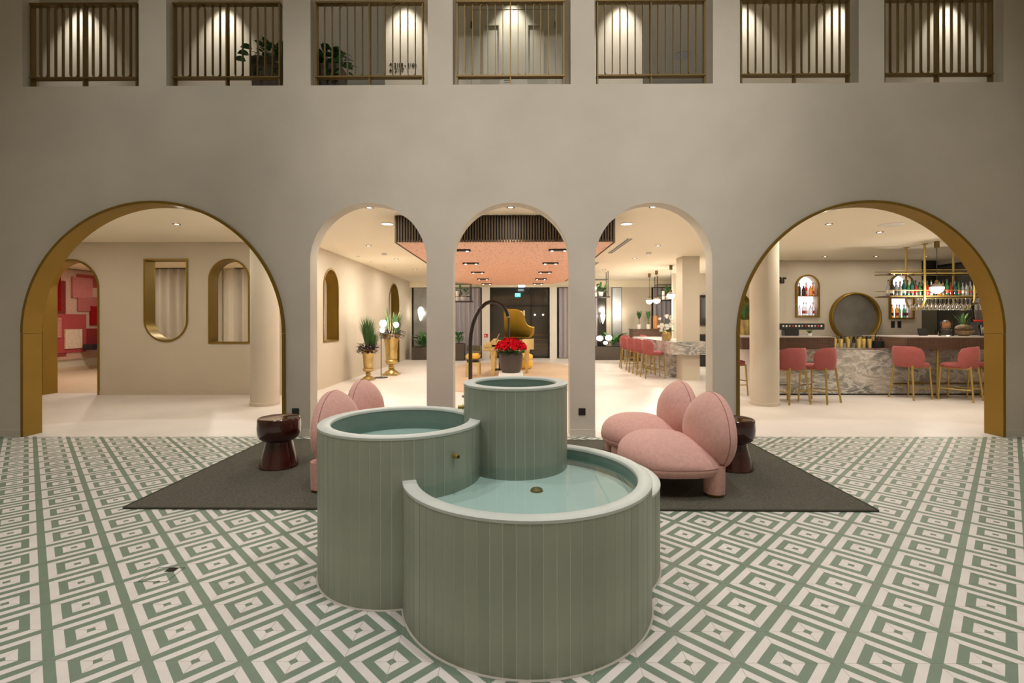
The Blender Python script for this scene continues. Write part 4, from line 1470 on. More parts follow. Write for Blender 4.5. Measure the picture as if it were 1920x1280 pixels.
# hanging black shelves with greenery
def hang_shelf(x0, x1, y, z, lab, seed):
    o_ = thing('hanging_shelf', lab, 'shelf', ((x0 + x1) / 2, y, 0))
    w = (x1 - x0) / 2
    MB().box(-w - 0.06, w + 0.06, -0.18, 0.18, z - 0.03, z).build('board', black, o_)
    for sx in (-w, w):
        for sy in (-0.15, 0.15):
            MB().tube([(sx, sy, z), (sx, sy, CZ)], 0.012, 6).build('hanger', black, o_)
    for sy in (-0.15, 0.15):
        MB().tube([(-w, sy, z + 0.14), (w, sy, z + 0.14)], 0.007, 6).build('rail', black, o_)
        MB().tube([(-w, sy, z + 0.52), (w, sy, z + 0.52)], 0.009, 6).build('rail', black, o_)
    rg = random.Random(seed)
    p_ = thing('potted_plant', 'green leafy plant standing on the ' + lab, 'plant', ((x0 + x1) / 2, y, z))
    MB().lathe([(0.06, 0), (0.09, 0.14), (0.08, 0.14), (0.002, 0.12)], 20, (0.05, 0, 0)).build('pot', white, p_, smooth=40)
    MB().lathe([(0.05, 0), (0.05, 0.30), (0.002, 0.30)], 16, (-0.12, -0.05, 0)).build('candle', white, p_, smooth=40)
    leaves(p_, LEAF_SMALL, 34, (0.02, 0, 0.14), (0.16, 0.10), (0.0, 0.26), (0, 75), (0.6, 1.1), rg)
    return o_


hang_shelf(-1.93, -1.36, 15.0, 2.0, 'black hanging shelf left of the canopy', 21)
hang_shelf(2.30, 2.80, 15.0, 2.13, 'black hanging shelf right of the canopy', 22)
hang_shelf(4.75, 5.45, 16.6, 2.09, 'black hanging shelf behind the globe pendants', 23)


# ================================================================== ISLAND
isl = thing('marble_island', 'long marble island table wrapped around the square column', 'island table')
plate('slab', [rounded(3.62, 4.50, 11.28, 15.4, 0.20)], 0.29, marble, MZ(0.755), smooth=30, parent=isl)
plate('base', [rounded(3.80, 4.34, 11.95, 15.1, 0.18)], 0.607, marble, MZ(0.3045), smooth=30, parent=isl)
o = thing('square_column', 'square cream column standing through the marble island', 'column', (4.09, 11.68, 0))
MB().box(-0.20, 0.20, -0.22, 0.22, 0.0, 0.609).build('lower_shaft', plaster_in, o)
MB().box(-0.20, 0.20, -0.22, 0.22, 0.901, CZ).build('shaft', plaster_in, o)
MB().box(-0.207, 0.207, -0.227, 0.227, 0, 0.06).build('base', plaster_in, o)


# bar stool
def make_stool(label, group):
    o_ = thing('bar_stool', label, 'bar stool', group=group)
    # seat faces +Y (front), backrest at -Y
    ol = []
    for i in range(32):
        t = 2 * PI * i / 32
        ol.append((0.225 * math.copysign(abs(math.cos(t)) ** 0.75, math.cos(t)), 0.03 + 0.21 * math.copysign(abs(math.sin(t)) ** 0.75, math.sin(t))))
    MB().loft([[(x * s, 0.03 + (y - 0.03) * s, z) for x, y in ol] for s, z in ((0.86, 0.565), (0.98, 0.58), (1.0, 0.605), (0.97, 0.635), (0.80, 0.65), (0.05, 0.655))]).build('seat', stool_m, o_, smooth=60)
    outer, nn = [], 20
    rings = []
    for k_, (z, sc_, zt_) in enumerate(((0.565, 0.90, 0), (0.60, 0.97, 0), (0.70, 1.03, 0), (0.82, 1.05, 0), (0.90, 1.03, 0.5), (0.935, 0.98, 1))):
        ring = []
        span = (62, 70, 76, 74, 62, 40)[k_]
        for i in range(nn + 1):
            a = R(-90 - span + 2 * span * i / nn)
            ring.append((0.265 * sc_ * math.cos(a), 0.0 + 0.255 * sc_ * math.sin(a), z))
        for i in range(nn, -1, -1):
            a = R(-90 - span + 2 * span * i / nn)
            th = 0.215 if k_ < 5 else 0.235
            ring.append((th * sc_ * math.cos(a), 0.0 + (th - 0.012) * sc_ * math.sin(a), z - (0.006 if k_ == 5 else 0)))
        rings.append(ring)
    MB().loft(rings).build('backrest', stool_m, o_, smooth=60)
    for sx in (-1, 1):
        MB().tube([(sx * 0.15, -0.20, 0.60), (sx * 0.21, -0.255, 0)], 0.017, 10, r1=0.015).build('leg', brass_s, o_, smooth=50)
        MB().tube([(sx * 0.17, 0.20, 0.58), (sx * 0.20, 0.225, 0)], 0.016, 10, r1=0.014).build('leg', brass_s, o_, smooth=50)
        MB().tube([(sx * 0.193, -0.235, 0.20), (sx * 0.193, 0.215, 0.20)], 0.009, 8).build('side_bar', brass_s, o_, smooth=50)
    MB().tube([(-0.188, 0.215, 0.27), (0.188, 0.215, 0.27)], 0.010, 8).build('foot_rest', brass_d, o_, smooth=50)
    MB().tube([(-0.165, -0.205, 0.56), (-0.17, 0.20, 0.56), (0.17, 0.20, 0.56), (0.165, -0.205, 0.56)], 0.012, 8).build('seat_frame', brass_s, o_, smooth=50)
    return o_


st0 = make_stool('coral bar stool at the wood counter just right of the round column', 'coral bar stools')
st0.location = (4.62, 8.36, 0)
st0.rotation_euler = (0, 0, R(14))
for (x, y), rz, lab in (((5.17, 8.42), 30, 'coral bar stool at the right end of the left wood counter'), ((7.05, 8.80), -72, 'coral bar stool left of the brass counter leg'),
                        ((7.74, 8.62), 30, 'coral bar stool right of the brass counter leg'), ((8.36, 8.72), 20, 'coral bar stool mostly cut off by the right gold arch'),
                        ((4.03, 9.25), -75, 'coral bar stool peeking out left of the round column'),
                        ((3.36, 12.0), -88, 'coral bar stool nearest on the marble island'), ((3.34, 12.75), -90, 'coral bar stool second along the marble island'),
                        ((3.33, 13.5), -92, 'coral bar stool third along the marble island'), ((3.35, 14.5), -96, 'coral bar stool fourth along the marble island'),
                        ((3.72, 16.0), -80, 'coral bar stool beyond the marble island, left one'), ((4.35, 16.15), -85, 'coral bar stool beyond the marble island, right one')):
    copy_tree(st0, (x, y, 0), R(rz), lab)

# island dressing: orchid, candle cube
o = thing('orchid_pot', 'white orchids in a round gold pot on the marble island', 'flower pot', (3.80, 12.35, 0.9005))
MB().lathe([(0.07, 0), (0.11, 0.05), (0.12, 0.14), (0.10, 0.22), (0.09, 0.22), (0.002, 0.19)], 28).build('pot', gold, o, smooth=50)
rng = random.Random(4)
of = MB()
for k in range(26):
    t = k / 26
    p = Vector((rng.uniform(-0.22, 0.14), rng.uniform(-0.1, 0.1), 0.24 + rng.uniform(0, 0.40)))
    for q in range(5):
        a = 2 * PI * q / 5
        d = Vector((math.cos(a), -0.3, math.sin(a))) * 0.045
        s = Vector((-math.sin(a), 0, math.cos(a))) * 0.022
        of.add([p, p + d * 0.6 + s, p + d, p + d * 0.6 - s], [(0, 1, 2, 3)])
of.build('blossoms', white_f, o)['kind'] = 'stuff'
for dx in (-0.18, -0.04, 0.10):
    MB().tube([(0, 0, 0.20), (dx * 0.5, 0, 0.45), (dx, 0, 0.60)], 0.005, 6).build('stem', leaf_g, o)
leaves(o, LEAF_SMALL, 5, (0, 0, 0.2), (0.06, 0.06), (0, 0.02), (10, 40), (0.9, 1.3), rng)
tag(MB().box(3.56 + 0.08, 3.56 + 0.20, 12.10, 12.22, 0.9005, 1.06).build('candle_cube', gold, bevel=0.008), 'square gold candle holder on the marble island beside the orchids', 'candle holder')

# far wood counter with plants
wc = thing('reception_counter', 'dark wood counter beyond the island with potted palms on top', 'counter')
MB().box(4.05, 5.35, 16.9, 17.5, 0, 1.08).build('body', wood_ct, wc, bevel=0.01)
MB().box(4.03, 5.37, 16.88, 17.52, 1.08, 1.11).build('top', wood_ct, wc)
for x, lab in ((4.30, 'left'), (4.62, 'right')):
    p_ = thing('potted_palm', 'small dark palm in a white pot on the wood counter, %s one' % lab, 'plant', (x, 17.1, 1.111))
    MB().lathe([(0.06, 0), (0.07, 0.16), (0.06, 0.16), (0.002, 0.14)], 16).build('pot', white, p_, smooth=40)
    MB().tube([(0, 0, 0.14), (0, 0, 0.40)], 0.012, 6).build('stem', leaf_d, p_)
    blades(MB(), 60, (0, 0, 0.34), 0.36, 0.11, 0.013, random.Random(len(lab)), 0.3).build('fronds', leaf_d, p_)['kind'] = 'stuff'
o = thing('table_lamp', 'orange wooden cylinder lamp on the far wood counter', 'lamp', (4.85, 17.0, 1.111))
woodo = mat('orange_wood', (0.48, 0.21, 0.06), 0.5, var=0.15, vscale=6)
MB().lathe([(0.10, 0), (0.10, 0.46), (0.08, 0.46), (0.002, 0.45)], 24).build('drum', woodo, o, smooth=40)
MB().lathe([(0.11, 0.0), (0.11, 0.015), (0.10, 0.018)], 24).build('base', brass_d, o)
o = thing('stone_bowl', 'pale bowl of dark moss on the far wood counter', 'bowl', (5.18, 17.2, 1.111))
MB().lathe([(0.08, 0), (0.17, 0.07), (0.20, 0.13), (0.18, 0.13), (0.002, 0.10)], 24).build('bowl', white, o, smooth=50)
MB().ellip((0, 0, 0.13), (0.17, 0.17, 0.08), 16, 8).build('moss', leaf_d, o, smooth=50)


# globe pendants
def pendant(x, y, z, lab, r_=0.105):
    o_ = thing('pendant_lamp', lab, 'lamp', (x, y, 0), 0, 'globe pendants')
    MB().tube([(0, 0, CZ), (0, 0, CZ - 0.12)], 0.042, 16).build('canopy', brass_d, o_, smooth=40)
    MB().tube([(0, 0, CZ - 0.12), (0, 0, z + r_ * 1.25)], 0.005, 6).build('cord', black, o_)
    MB().lathe([(0.03, 0), (0.03, 0.07), (0.012, 0.09)], 16, (0, 0, z + r_ * 0.62)).build('cap', brass_d, o_, smooth=40)
    MB().lathe([(0.004, -r_ * 0.88), (r_ * 0.5, -r_ * 0.76), (r_ * 0.8, -r_ * 0.52), (r_ * 0.96, -r_ * 0.22), (r_, 0.0), (r_ * 0.99, 0.02)], 28, (0, 0, z), True, True).build('glowing_half', bulb, o_, smooth=60)
    MB().lathe([(r_ * 0.99, 0.021), (r_ * 0.93, r_ * 0.36), (r_ * 0.72, r_ * 0.66), (r_ * 0.4, r_ * 0.82), (0.03, r_ * 0.86)], 28, (0, 0, z), False, False).build('clear_half', steel, o_, smooth=60)
    light('pendant_light', 'POINT', (0, 0, z - r_ - 0.05), 22, WARM, o_, shadow_soft_size=0.09)
    return o_


pendant(4.205, 13.3, 2.08, 'globe pendant nearest the square column')
pendant(4.22, 14.7, 2.0, 'middle globe pendant over the marble island')
pendant(4.25, 15.6, 2.02, 'farthest globe pendant over the marble island')
pendant(8.02, 9.4, 2.0, 'large globe pendant hanging before the bottle rack', 0.11)

# ================================================================== BAR
bar = thing('bar_counter', 'marble-fronted bar counter inside the right arch', 'bar counter')
MB().box(4.62, 9.4, 9.18, 9.24, 0.03, 0.855).build('marble_front', marble, bar)
MB().box(4.62, 9.4, 9.24, 9.85, 0.0, 0.85).build('body', blackp, bar)
MB().box(5.70, 6.98, 9.17, 9.86, 0.855, 0.872).build('work_top', steel, bar)
MB().box(4.62, 9.4, 9.19, 9.24, 0.0, 0.03).build('kick_plate', black, bar)
MB().box(5.76, 6.86, 9.40, 9.70, 0.872, 0.955).build('glass_tray', steel, bar)
MB().box(4.46, 4.62, 9.20, 9.85, 0.0, 0.868).build('end_panel', white, bar)


def fluted(x0, x1, y0, y1, z0, z1, lab):
    o_ = thing('walnut_counter', lab, 'counter')
    MB().box(x0 + 0.01, x1 - 0.01, y0 + 0.012, y1, z0, z1 - 0.02).build('box', wood_ct, o_)
    MB().box(x0, x1, y0 - 0.006, y1 + 0.01, z1 - 0.02, z1).build('top', mat('counter_edge', (0.34, 0.29, 0.26), 0.4), o_, bevel=0.004)
    fl_ = MB()
    n = int((x1 - x0 - 0.02) / 0.024)
    for k_ in range(n):
        x_ = x0 + 0.01 + (k_ + 0.5) * (x1 - x0 - 0.02) / n
        fl_.box(x_ - 0.008, x_ + 0.008, y0, y0 + 0.013, z0 + 0.004, z1 - 0.02)
    fl_.build('flutes', wood_ct, o_)['kind'] = 'stuff'
    return o_


fluted(4.06, 5.74, 8.85, 9.80, 0.872, 1.098, 'fluted walnut bar top left of the gold tumblers')
o = fluted(6.885, 9.3, 8.72, 9.80, 0.872, 1.098, 'fluted walnut bar top inside the right edge of the arch')
MB().tube([(7.51, 8.79, 0), (7.51, 8.79, 0.872)], 0.022, 12).build('leg', brass_s, o, smooth=50)
MB().tube([(6.98, 9.12, 0.22), (9.3, 9.12, 0.22)], 0.016, 10).build('foot_rail', brass_d, bar, smooth=50)

# back wall of the bar with niches
BY = 12.3
NL = (7.008, 7.537, 1.507, 2.505)
NR = (9.324, 9.877, 1.45, 2.527)
out = [(6.77, 0), (10.117, 0), (10.117, CZ), (6.77, CZ)]
struct(plate('wall_bar', [out, arch_pts(*NL), arch_pts(*NR)], 0.24, plaster_in, MY(BY + 0.12), smooth=25), 'cream wall behind the bar with two lit bottle niches', 'wall')
for N_, lab in ((NL, 'brass-framed arched niche of bottles left of the round mirror'), (NR, 'brass-framed arched niche of bottles behind the hanging rack')):
    o = thing('bottle_niche', lab, 'niche')
    ol = arch_pts(*N_)
    plate('frame', [ring_of(ol, -0.03), ring_of(ol, 0.012)], 0.05, brass, MY(BY - 0.024), smooth=25, parent=o)
    plate('back_light', [ring_of(ol, 0.001)], 0.02, niche_glow, MY(BY + 0.20), parent=o)
    zm = N_[2] + 0.49
    MB().box(N_[0] + 0.002, N_[1] - 0.002, BY, BY + 0.18, zm, zm + 0.015).build('shelf', brass, o)
    MB().box(N_[0] + 0.002, N_[1] - 0.002, BY, BY + 0.18, N_[2] + 0.001, N_[2] + 0.012).build('shelf', brass, o)


def bottle_mesh(r_, h_, neck, m, style=0):
    mb = MB()
    sh = h_ * (0.58 if style == 0 else 0.66)
    mb.lathe([(r_ * 0.9, 0), (r_, 0.01), (r_, sh), (r_ * 0.75, sh + 0.03), (neck, sh + 0.065), (neck, h_ - 0.02), (neck * 1.2, h_ - 0.018), (neck * 1.2, h_)], 14)
    return mb.mesh('bottle_body', m, smooth=45)


BMESH = [bottle_mesh(0.037, 0.30, 0.012, BOT[i], i % 2) for i in range(6)]
BSHORT = [bottle_mesh(0.044, 0.22, 0.014, BOT[i], 1) for i in range(6)]
lab_mats = [mat('bottle_label_cream', (0.7, 0.63, 0.5), 0.6), mat('bottle_label_black', (0.03, 0.03, 0.03), 0.5), mat('bottle_label_red', (0.5, 0.05, 0.03), 0.5)]
LBL = [MB().lathe([(0.0378, 0.05), (0.0378, 0.12)], 14, cap0=False, cap1=False).mesh('bottle_label', q, smooth=45) for q in lab_mats]
CAP = MB().lathe([(0.0135, 0), (0.0135, 0.03)], 10).mesh('cap', black, smooth=40)


def bottle(loc, k, short, lab, group, q=0, sc=1.0):
    o_ = thing('bottle', lab, 'bottle', loc, 0, group)
    inst('glass', (BSHORT if short else BMESH)[k], o_, sc=(sc, sc, sc))
    if not short:
        inst('paper_label', LBL[q % 3], o_, sc=(sc, sc, sc))
    inst('cap', CAP, o_, (0, 0, (0.22 if short else 0.30) * sc), sc=(sc, sc, sc))
    return o_


rng = random.Random(9)
for N_, nm, cols in ((NL, 'left niche', ((3, 1, 1, 4, 3, 3), (2, 2, 2, 2, 2, 2))), (NR, 'right niche', ((0, 2, 5, 0, 4, 2), (4, 3, 3, 0, 0, 2)))):
    for row, (z, rown) in enumerate(((N_[2] + 0.505, 'upper'), (N_[2] + 0.012, 'lower'))):
        for q in range(6):
            x = N_[0] + 0.05 + (N_[1] - N_[0] - 0.10) * q / 5
            k = cols[row][q]
            bottle((x, BY + 0.07 + 0.04 * (q % 2), z), k, rng.random() < 0.3, '%s bottle on the %s shelf of the %s, %s from left' % (BOTN[k], rown, nm, ORD[q]), 'bottles in the lit niches', q, 1.0)

# round mirror
o = thing('round_mirror', 'large round clouded mirror in a deep brass ring on the bar wall', 'mirror', (8.437, BY, 1.47))
Rm = 0.62
MB().lathe([(Rm - 0.06, 0.0), (Rm - 0.055, 0.10), (Rm - 0.03, 0.12), (Rm - 0.008, 0.11), (Rm, 0.08), (Rm, 0.0)], 64, cap0=False, cap1=False).xf(Matrix.Rotation(R(90), 4, 'X')).build('ring', brass, o, smooth=40)
MB().lathe([(Rm - 0.05, 0.004), (Rm - 0.05, 0.012)], 64).xf(Matrix.Rotation(R(90), 4, 'X')).build('glass', mirror_m, o)
for x, lab in ((9.40, 'left'), (9.56, 'right')):
    o = thing('wall_socket', 'double black wall socket under the right niche, %s one' % lab, 'socket', (x, BY, 1.29))
    MB().box(-0.045, 0.045, -0.012, 0, -0.085, 0.085).build('plate', blackp, o, bevel=0.004)
    for z in (-0.04, 0.04):
        MB().lathe([(0.024, 0), (0.024, 0.003)], 16).xf(Matrix.Translation((0, -0.012, z)) @ Matrix.Rotation(R(90), 4, 'X')).build('insert', black, o)

# angled wall with the word Bar, and a gold niche with grass
p0, p1 = Vector((6.77, 12.3)), Vector((4.95, 11.75))
ang = math.atan2((p0 - p1).y, (p0 - p1).x)
Lw = (p0 - p1).length
MA = Matrix.Translation((p1.x, p1.y, 0)) @ Matrix.Rotation(ang, 4, 'Z') @ MY(0.06)
struct(plate('wall_bar_sign', [[(0, 0), (Lw, 0), (Lw, CZ), (0, CZ)], arch_pts(0.28, 0.78, 0.95, 2.05)], 0.12, plaster_in, MA, smooth=25), 'angled cream wall that carries the word Bar', 'wall')
so = text_mesh('bar_sign', 'Bar', 0.30, 0.008, black, Matrix.Translation((p1.x, p1.y, 0)) @ Matrix.Rotation(ang, 4, 'Z') @ Matrix.Translation((1.46, -0.012, 2.325)) @ Matrix.Rotation(R(90), 4, 'X'))
tag(so, 'black lettering reading Bar on the angled wall behind the column', 'sign')
MN = lambda yc: Matrix.Translation((p1.x, p1.y, 0)) @ Matrix.Rotation(ang, 4, 'Z') @ MY(yc)
o = thing('gold_niche', 'gold fringed arched niche left of the round column', 'niche')
ol = arch_pts(0.28, 0.78, 0.95, 2.05)
plate('lining', [ol, ring_of(ol, 0.02)], 0.14, gold, MN(0.06), smooth=25, parent=o)
plate('back', [ol], 0.02, gold, MN(0.14), parent=o)
gp = thing('potted_grass', 'tuft of green grass in a gold fringed pot in the niche left of the column', 'plant', (p1.x + 0.53 * math.cos(ang), p1.y + 0.53 * math.sin(ang) - 0.12, 0.95))
MB().lathe([(0.10, 0), (0.15, 0.05), (0.16, 0.46), (0.14, 0.46), (0.002, 0.44)], 24).build('pot', gold, gp, smooth=40)
blades(MB(), 220, (0, 0, 0.44), 0.52, 0.20, 0.007, random.Random(31), 0.25).build('grass', grass_m, gp)['kind'] = 'stuff'
o = thing('wall_shelf', 'small gold shelf under the grass pot', 'shelf')
MB().box(0.25, 0.81, -0.36, 0.0, 0.91, 0.948).xf(Matrix.Translation((p1.x, p1.y, 0)) @ Matrix.Rotation(ang, 4, 'Z')).build('board', gold, o)
for s in (0.35, 0.71):
    MB().box(s - 0.01, s + 0.01, -0.25, 0.0, 0.70, 0.91).xf(Matrix.Translation((p1.x, p1.y, 0)) @ Matrix.Rotation(ang, 4, 'Z')).build('bracket', gold, o)

# dark part right of the bar wall
dark = mat('dark_panelling', (0.022, 0.018, 0.015), 0.4)
struct(MB().box(10.117, 10.6, 12.4, 12.55, 0, CZ).build('wall_bar_dark', dark), 'dark panelled wall right of the bar', 'wall')
struct(MB().box(8.95, 10.6, 11.0, 11.05, 0, 0.02).build('trim_2', dark), None)
for x0, lab, m_ in ((10.13, 'olive tall door panel right of the bar wall', mat('olive_panel', (0.16, 0.15, 0.11), 0.5)),):
    o = thing('door_panel', lab, 'door', (x0, 12.38, 0))
    MB().box(0, 0.42, -0.02, 0.015, 0, 2.2).build('leaf', m_, o)
    MB().box(0.36, 0.38, -0.05, -0.02, 0.95, 1.15).build('handle', brass_d, o)

for k, (ya, yb) in enumerate(((9.6, 10.5), (10.53, 11.4), (11.43, 12.38))):
    o = thing('glass_partition', 'dark glass panel at the right end of the bar, %s from the front' % ORD[k], 'partition', (10.57, (ya + yb) / 2, 0), 0, 'dark glass panels beside the bar')
    hw = (yb - ya) / 2
    MB().box(-0.01, 0.01, -hw, hw, 0.05, 2.72).build('pane', window_m, o)
    for y_ in (-hw, hw - 0.03):
        MB().box(-0.02, 0.02, y_, y_ + 0.03, 0.0, 2.75).build('mullion', black, o)
    for z_ in (0.0, 2.72):
        MB().box(-0.02, 0.02, -hw + 0.03, hw - 0.03, z_, z_ + 0.05).build('transom', black, o)
# back bar under the wall
bb = thing('back_bar', 'dark back counter along the bar wall', 'counter')
MB().box(6.8, 10.1, 11.72, 12.27, 0, 0.79).build('body', blackp, bb)
MB().box(6.78, 10.12, 11.70, 12.29, 0.79, 0.82).build('top', steel, bb)

# espresso machine on the left wood counter
em = thing('tap_tower', 'long black beverage tap bar with a row of round badges on the left bar top', 'tap tower', (5.22, 9.45, 1.0985))
MB().box(-0.09, 0.18, -0.07, 0.07, 0, 0.12).build('stand', blackp, em, bevel=0.01)
MB().box(-0.44, 0.66, -0.08, 0.08, 0.115, 0.235).build('bar', blackp, em, bevel=0.012)
badge_cols = [lab_mats[0], red_lab, steel, white]
for q in range(13):
    MB().lathe([(0.018, 0), (0.018, 0.006), (0.012, 0.010)], 16).xf(Matrix.Translation((-0.13 + 0.06 * q, -0.081, 0.185)) @ Matrix.Rotation(R(90), 4, 'X')).build('badge', badge_cols[(q * 7) % 4], em, smooth=40)
for q in range(4):
    MB().tube([(-0.40 + 0.055 * q, -0.085, 0.12), (-0.40 + 0.055 * q, -0.11, 0.06)], 0.008, 8).build('tap', steel, em, smooth=40)
for q, (x, k) in enumerate(((4.56, 0), (4.70, 0))):
    bottle((x, 9.3, 1.0985), k, False, 'green bottle on the left bar top, %s of the pair beside the column' % ('left', 'right')[q], 'bottles on the bar top', q, 1.05)
o = thing('potted_herb', 'small green herb pot behind the tap bar', 'plant', (5.52, 9.25, 1.0985))
MB().lathe([(0.03, 0), (0.038, 0.05), (0.03, 0.05)], 14).build('pot', white, o, smooth=40)
blades(MB(), 50, (0, 0, 0.045), 0.10, 0.08, 0.006, random.Random(2), 0.4).build('sprigs', grass_m, o)['kind'] = 'stuff'

# tumblers and glasses on the low worktop
gold_t = mat('tumbler_gold', (0.80, 0.62, 0.22), 0.3, metal=0.6)
TUM = MB().lathe([(0.030, 0), (0.033, 0.004), (0.038, 0.17), (0.035, 0.17), (0.031, 0.012), (0.002, 0.012)], 18).mesh('tumbler_body', gold_t, smooth=45)
for q, x in enumerate((5.98, 6.12, 6.22, 6.37, 6.56, 6.66, 6.76)):
    tag(inst('gold_tumbler', TUM, None, (x - 0.10, 9.28 + 0.02 * (q % 2), 0.8725)), 'gold tumbler in the front row on the bar work top, %s from left' % ORD[q], 'tumbler', 'gold tumblers')
glass3 = clear_mat('tumbler_glass', (0.86, 0.87, 0.86), 1.8, 0.08)
GLS = MB().lathe([(0.026, 0), (0.030, 0.004), (0.036, 0.13), (0.034, 0.13), (0.028, 0.010), (0.002, 0.010)], 14).mesh('glass_body', glass3, smooth=45)
TUM2 = MB().lathe([(0.026, 0), (0.030, 0.004), (0.036, 0.12), (0.034, 0.12), (0.028, 0.010), (0.002, 0.010)], 14).mesh('tumbler_body', gold_t, smooth=45)
for row, (yy, rn) in enumerate(((9.45, 'second'), (9.60, 'third'))):
    for q in range(13):
        gd = (q + row) % 3 == 0
        tag(inst('gold_cup' if gd else 'drinking_glass', TUM2 if gd else GLS, None, (5.86 + 0.082 * q + 0.03 * row, yy, 0.9555)),
            '%s in the %s row on the bar work top, %s from left' % ('short gold cup' if gd else 'clear drinking glass', rn, ORD[q]), 'cup' if gd else 'glass', 'glasses on the bar')
o = thing('bar_caddy', 'small black caddy of bar tools left of the right bar top', 'caddy', (6.80, 9.30, 0.8725))
MB().box(-0.07, 0.10, -0.07, 0.07, 0, 0.13).build('box', blackp, o, bevel=0.006)
for q, (dx, dz) in enumerate(((-0.03, 0.26), (0.02, 0.22), (0.07, 0.20))):
    MB().tube([(dx, 0, 0.12), (dx + 0.02, 0, dz)], 0.006, 6).build('tool', black, o)

# things on the right bar top
ZT = 1.0985
o = thing('cookie_jar', 'clear jar stack filled with biscuits on the right bar top', 'jar', (8.02, 9.2, ZT))
MB().lathe([(0.11, 0), (0.12, 0.01), (0.12, 0.11), (0.10, 0.12)], 24).build('lower_jar', glass_m, o, smooth=50)
MB().lathe([(0.075, 0.125), (0.09, 0.14), (0.09, 0.25), (0.06, 0.28), (0.015, 0.30)], 24).build('upper_jar', glass_m, o, smooth=50)
bis = mat('biscuit', (0.45, 0.20, 0.07), 0.8)
for q in range(5):
    MB().lathe([(0.06, 0), (0.062, 0.018), (0.05, 0.022)], 14, (0.01 * (q % 2), 0, 0.14 + 0.022 * q)).build('biscuit', bis, o, smooth=40)
o = thing('pineapple_bowl', 'pineapple lying in a woven bowl on the right bar top', 'fruit bowl', (8.30, 9.15, ZT))
MB().lathe([(0.07, 0), (0.13, 0.05), (0.16, 0.10), (0.15, 0.10), (0.002, 0.03)], 24).build('bowl', mat('woven_bowl', (0.30, 0.21, 0.12), 0.8, var=0.3, vscale=40), o, smooth=50)
MB().ellip((0.0, 0, 0.14), (0.15, 0.10, 0.075), 20, 12).build('pineapple', mat('pineapple_skin', (0.10, 0.065, 0.03), 0.8, var=0.6, vscale=30, bump=0.8, bscale=45), o, smooth=50)
g = MB()
blades(g, 26, (0.04, 0.05, 0.16), 0.30, 0.13, 0.012, random.Random(6), 0.3)
g.build('crown', grass_m, o)['kind'] = 'stuff'
o = thing('ice_bucket', 'clear ice bucket at the right end of the bar top', 'bucket', (8.72, 9.15, ZT))
MB().lathe([(0.09, 0), (0.10, 0.01), (0.125, 0.20), (0.12, 0.20), (0.095, 0.012), (0.002, 0.012)], 24).build('bucket', glass_m, o, smooth=50)
MB().ellip((0, 0, 0.10), (0.085, 0.085, 0.07), 14, 8).build('ice', white, o, smooth=30)
o = thing('coffee_grinder', 'coffee grinder with a clear hopper and red band at the right edge of the bar', 'grinder', (9.02, 9.6, ZT))
MB().box(-0.10, 0.10, -0.12, 0.12, 0, 0.26).build('body', blackp, o, bevel=0.02)
MB().lathe([(0.085, 0.27), (0.105, 0.30)], 20).build('band', red_lab, o, smooth=40)
MB().lathe([(0.105, 0.30), (0.13, 0.62), (0.12, 0.63), (0.002, 0.63)], 24).build('hopper', glass_m, o, smooth=40)
o = thing('till_display', 'small black till on the right bar top', 'till', (7.72, 9.35, ZT))
MB().box(-0.06, 0.06, -0.03, 0.03, 0.0, 0.02).build('base', blackp, o)
MB().box(-0.09, 0.09, -0.01, 0.01, 0.02, 0.14).xf(Matrix.Rotation(R(-12), 4, 'X')).build('screen', blackp, o, bevel=0.004)

# hanging brass rack with bottles and stem glasses
rk = thing('bottle_rack', 'hanging brass rack over the bar carrying bottles and stem glasses', 'rack')
X0, X1, Y0r, Y1r, ZS, ZTp = 7.42, 9.45, 9.72, 10.12, 1.88, 2.31
MB().box(X0, X1, Y0r, Y1r, ZS - 0.03, ZS).build('shelf', wood_ct, rk)
MB().box(X0, X1, Y0r, Y1r, ZTp, ZTp + 0.012).build('top_shelf', glass_m, rk)
for z in (ZS - 0.015, ZS + 0.10, ZTp + 0.006, ZTp + 0.07):
    for y in (Y0r - 0.008, Y1r + 0.008):
        MB().tube([(X0 - 0.04, y, z), (X1, y, z)], 0.012 if z < ZS + 0.05 or ZTp < z < ZTp + 0.03 else 0.006, 8).build('rail', brass_s, rk, smooth=40)
for (xa, xb) in ((8.03, 8.03), (9.0, 9.0)):
    for y in (Y0r - 0.03, Y1r + 0.03):
        pass
    r_ = (Y1r - Y0r) / 2 + 0.03
    yc = (Y0r + Y1r) / 2
    # U hanger seen from the side: down, round under the shelf and up again
    pts = [(xa, yc - r_, CZ)] + [(xa, yc - r_ * math.cos(PI * i / 16), ZS - 0.05 - 0.23 * math.sin(PI * i / 16)) for i in range(17)] + [(xa, yc + r_, CZ)]
    MB().tube(pts, 0.021, 10).build('hanger', brass_s, rk, smooth=60)
    for p in (pts[0], pts[-1]):
        MB().tube([(p[0], p[1], CZ), (p[0], p[1], CZ - 0.012)], 0.055, 16).build('flange', brass_s, rk, smooth=40)
rng = random.Random(12)
seq = [1, 2, 2, 5, 0, 5, 4, 0, 1, 4, 2, 1, 3, 3, 0, 4, 5, 0, 2, 2, 2, 3, 2, 1, 1, 4]
for q, k in enumerate(seq):
    x = X0 + 0.05 + (X1 - X0 - 0.10) * q / (len(seq) - 1)
    short = rng.random() < 0.25
    bottle((x, Y0r + 0.07, ZS + 0.0005), k, short, '%s bottle in the front row on the hanging brass rack, %s from left' % (BOTN[k], ORD[q]), 'bottles on the hanging rack', q, rng.uniform(0.8, 1.0))
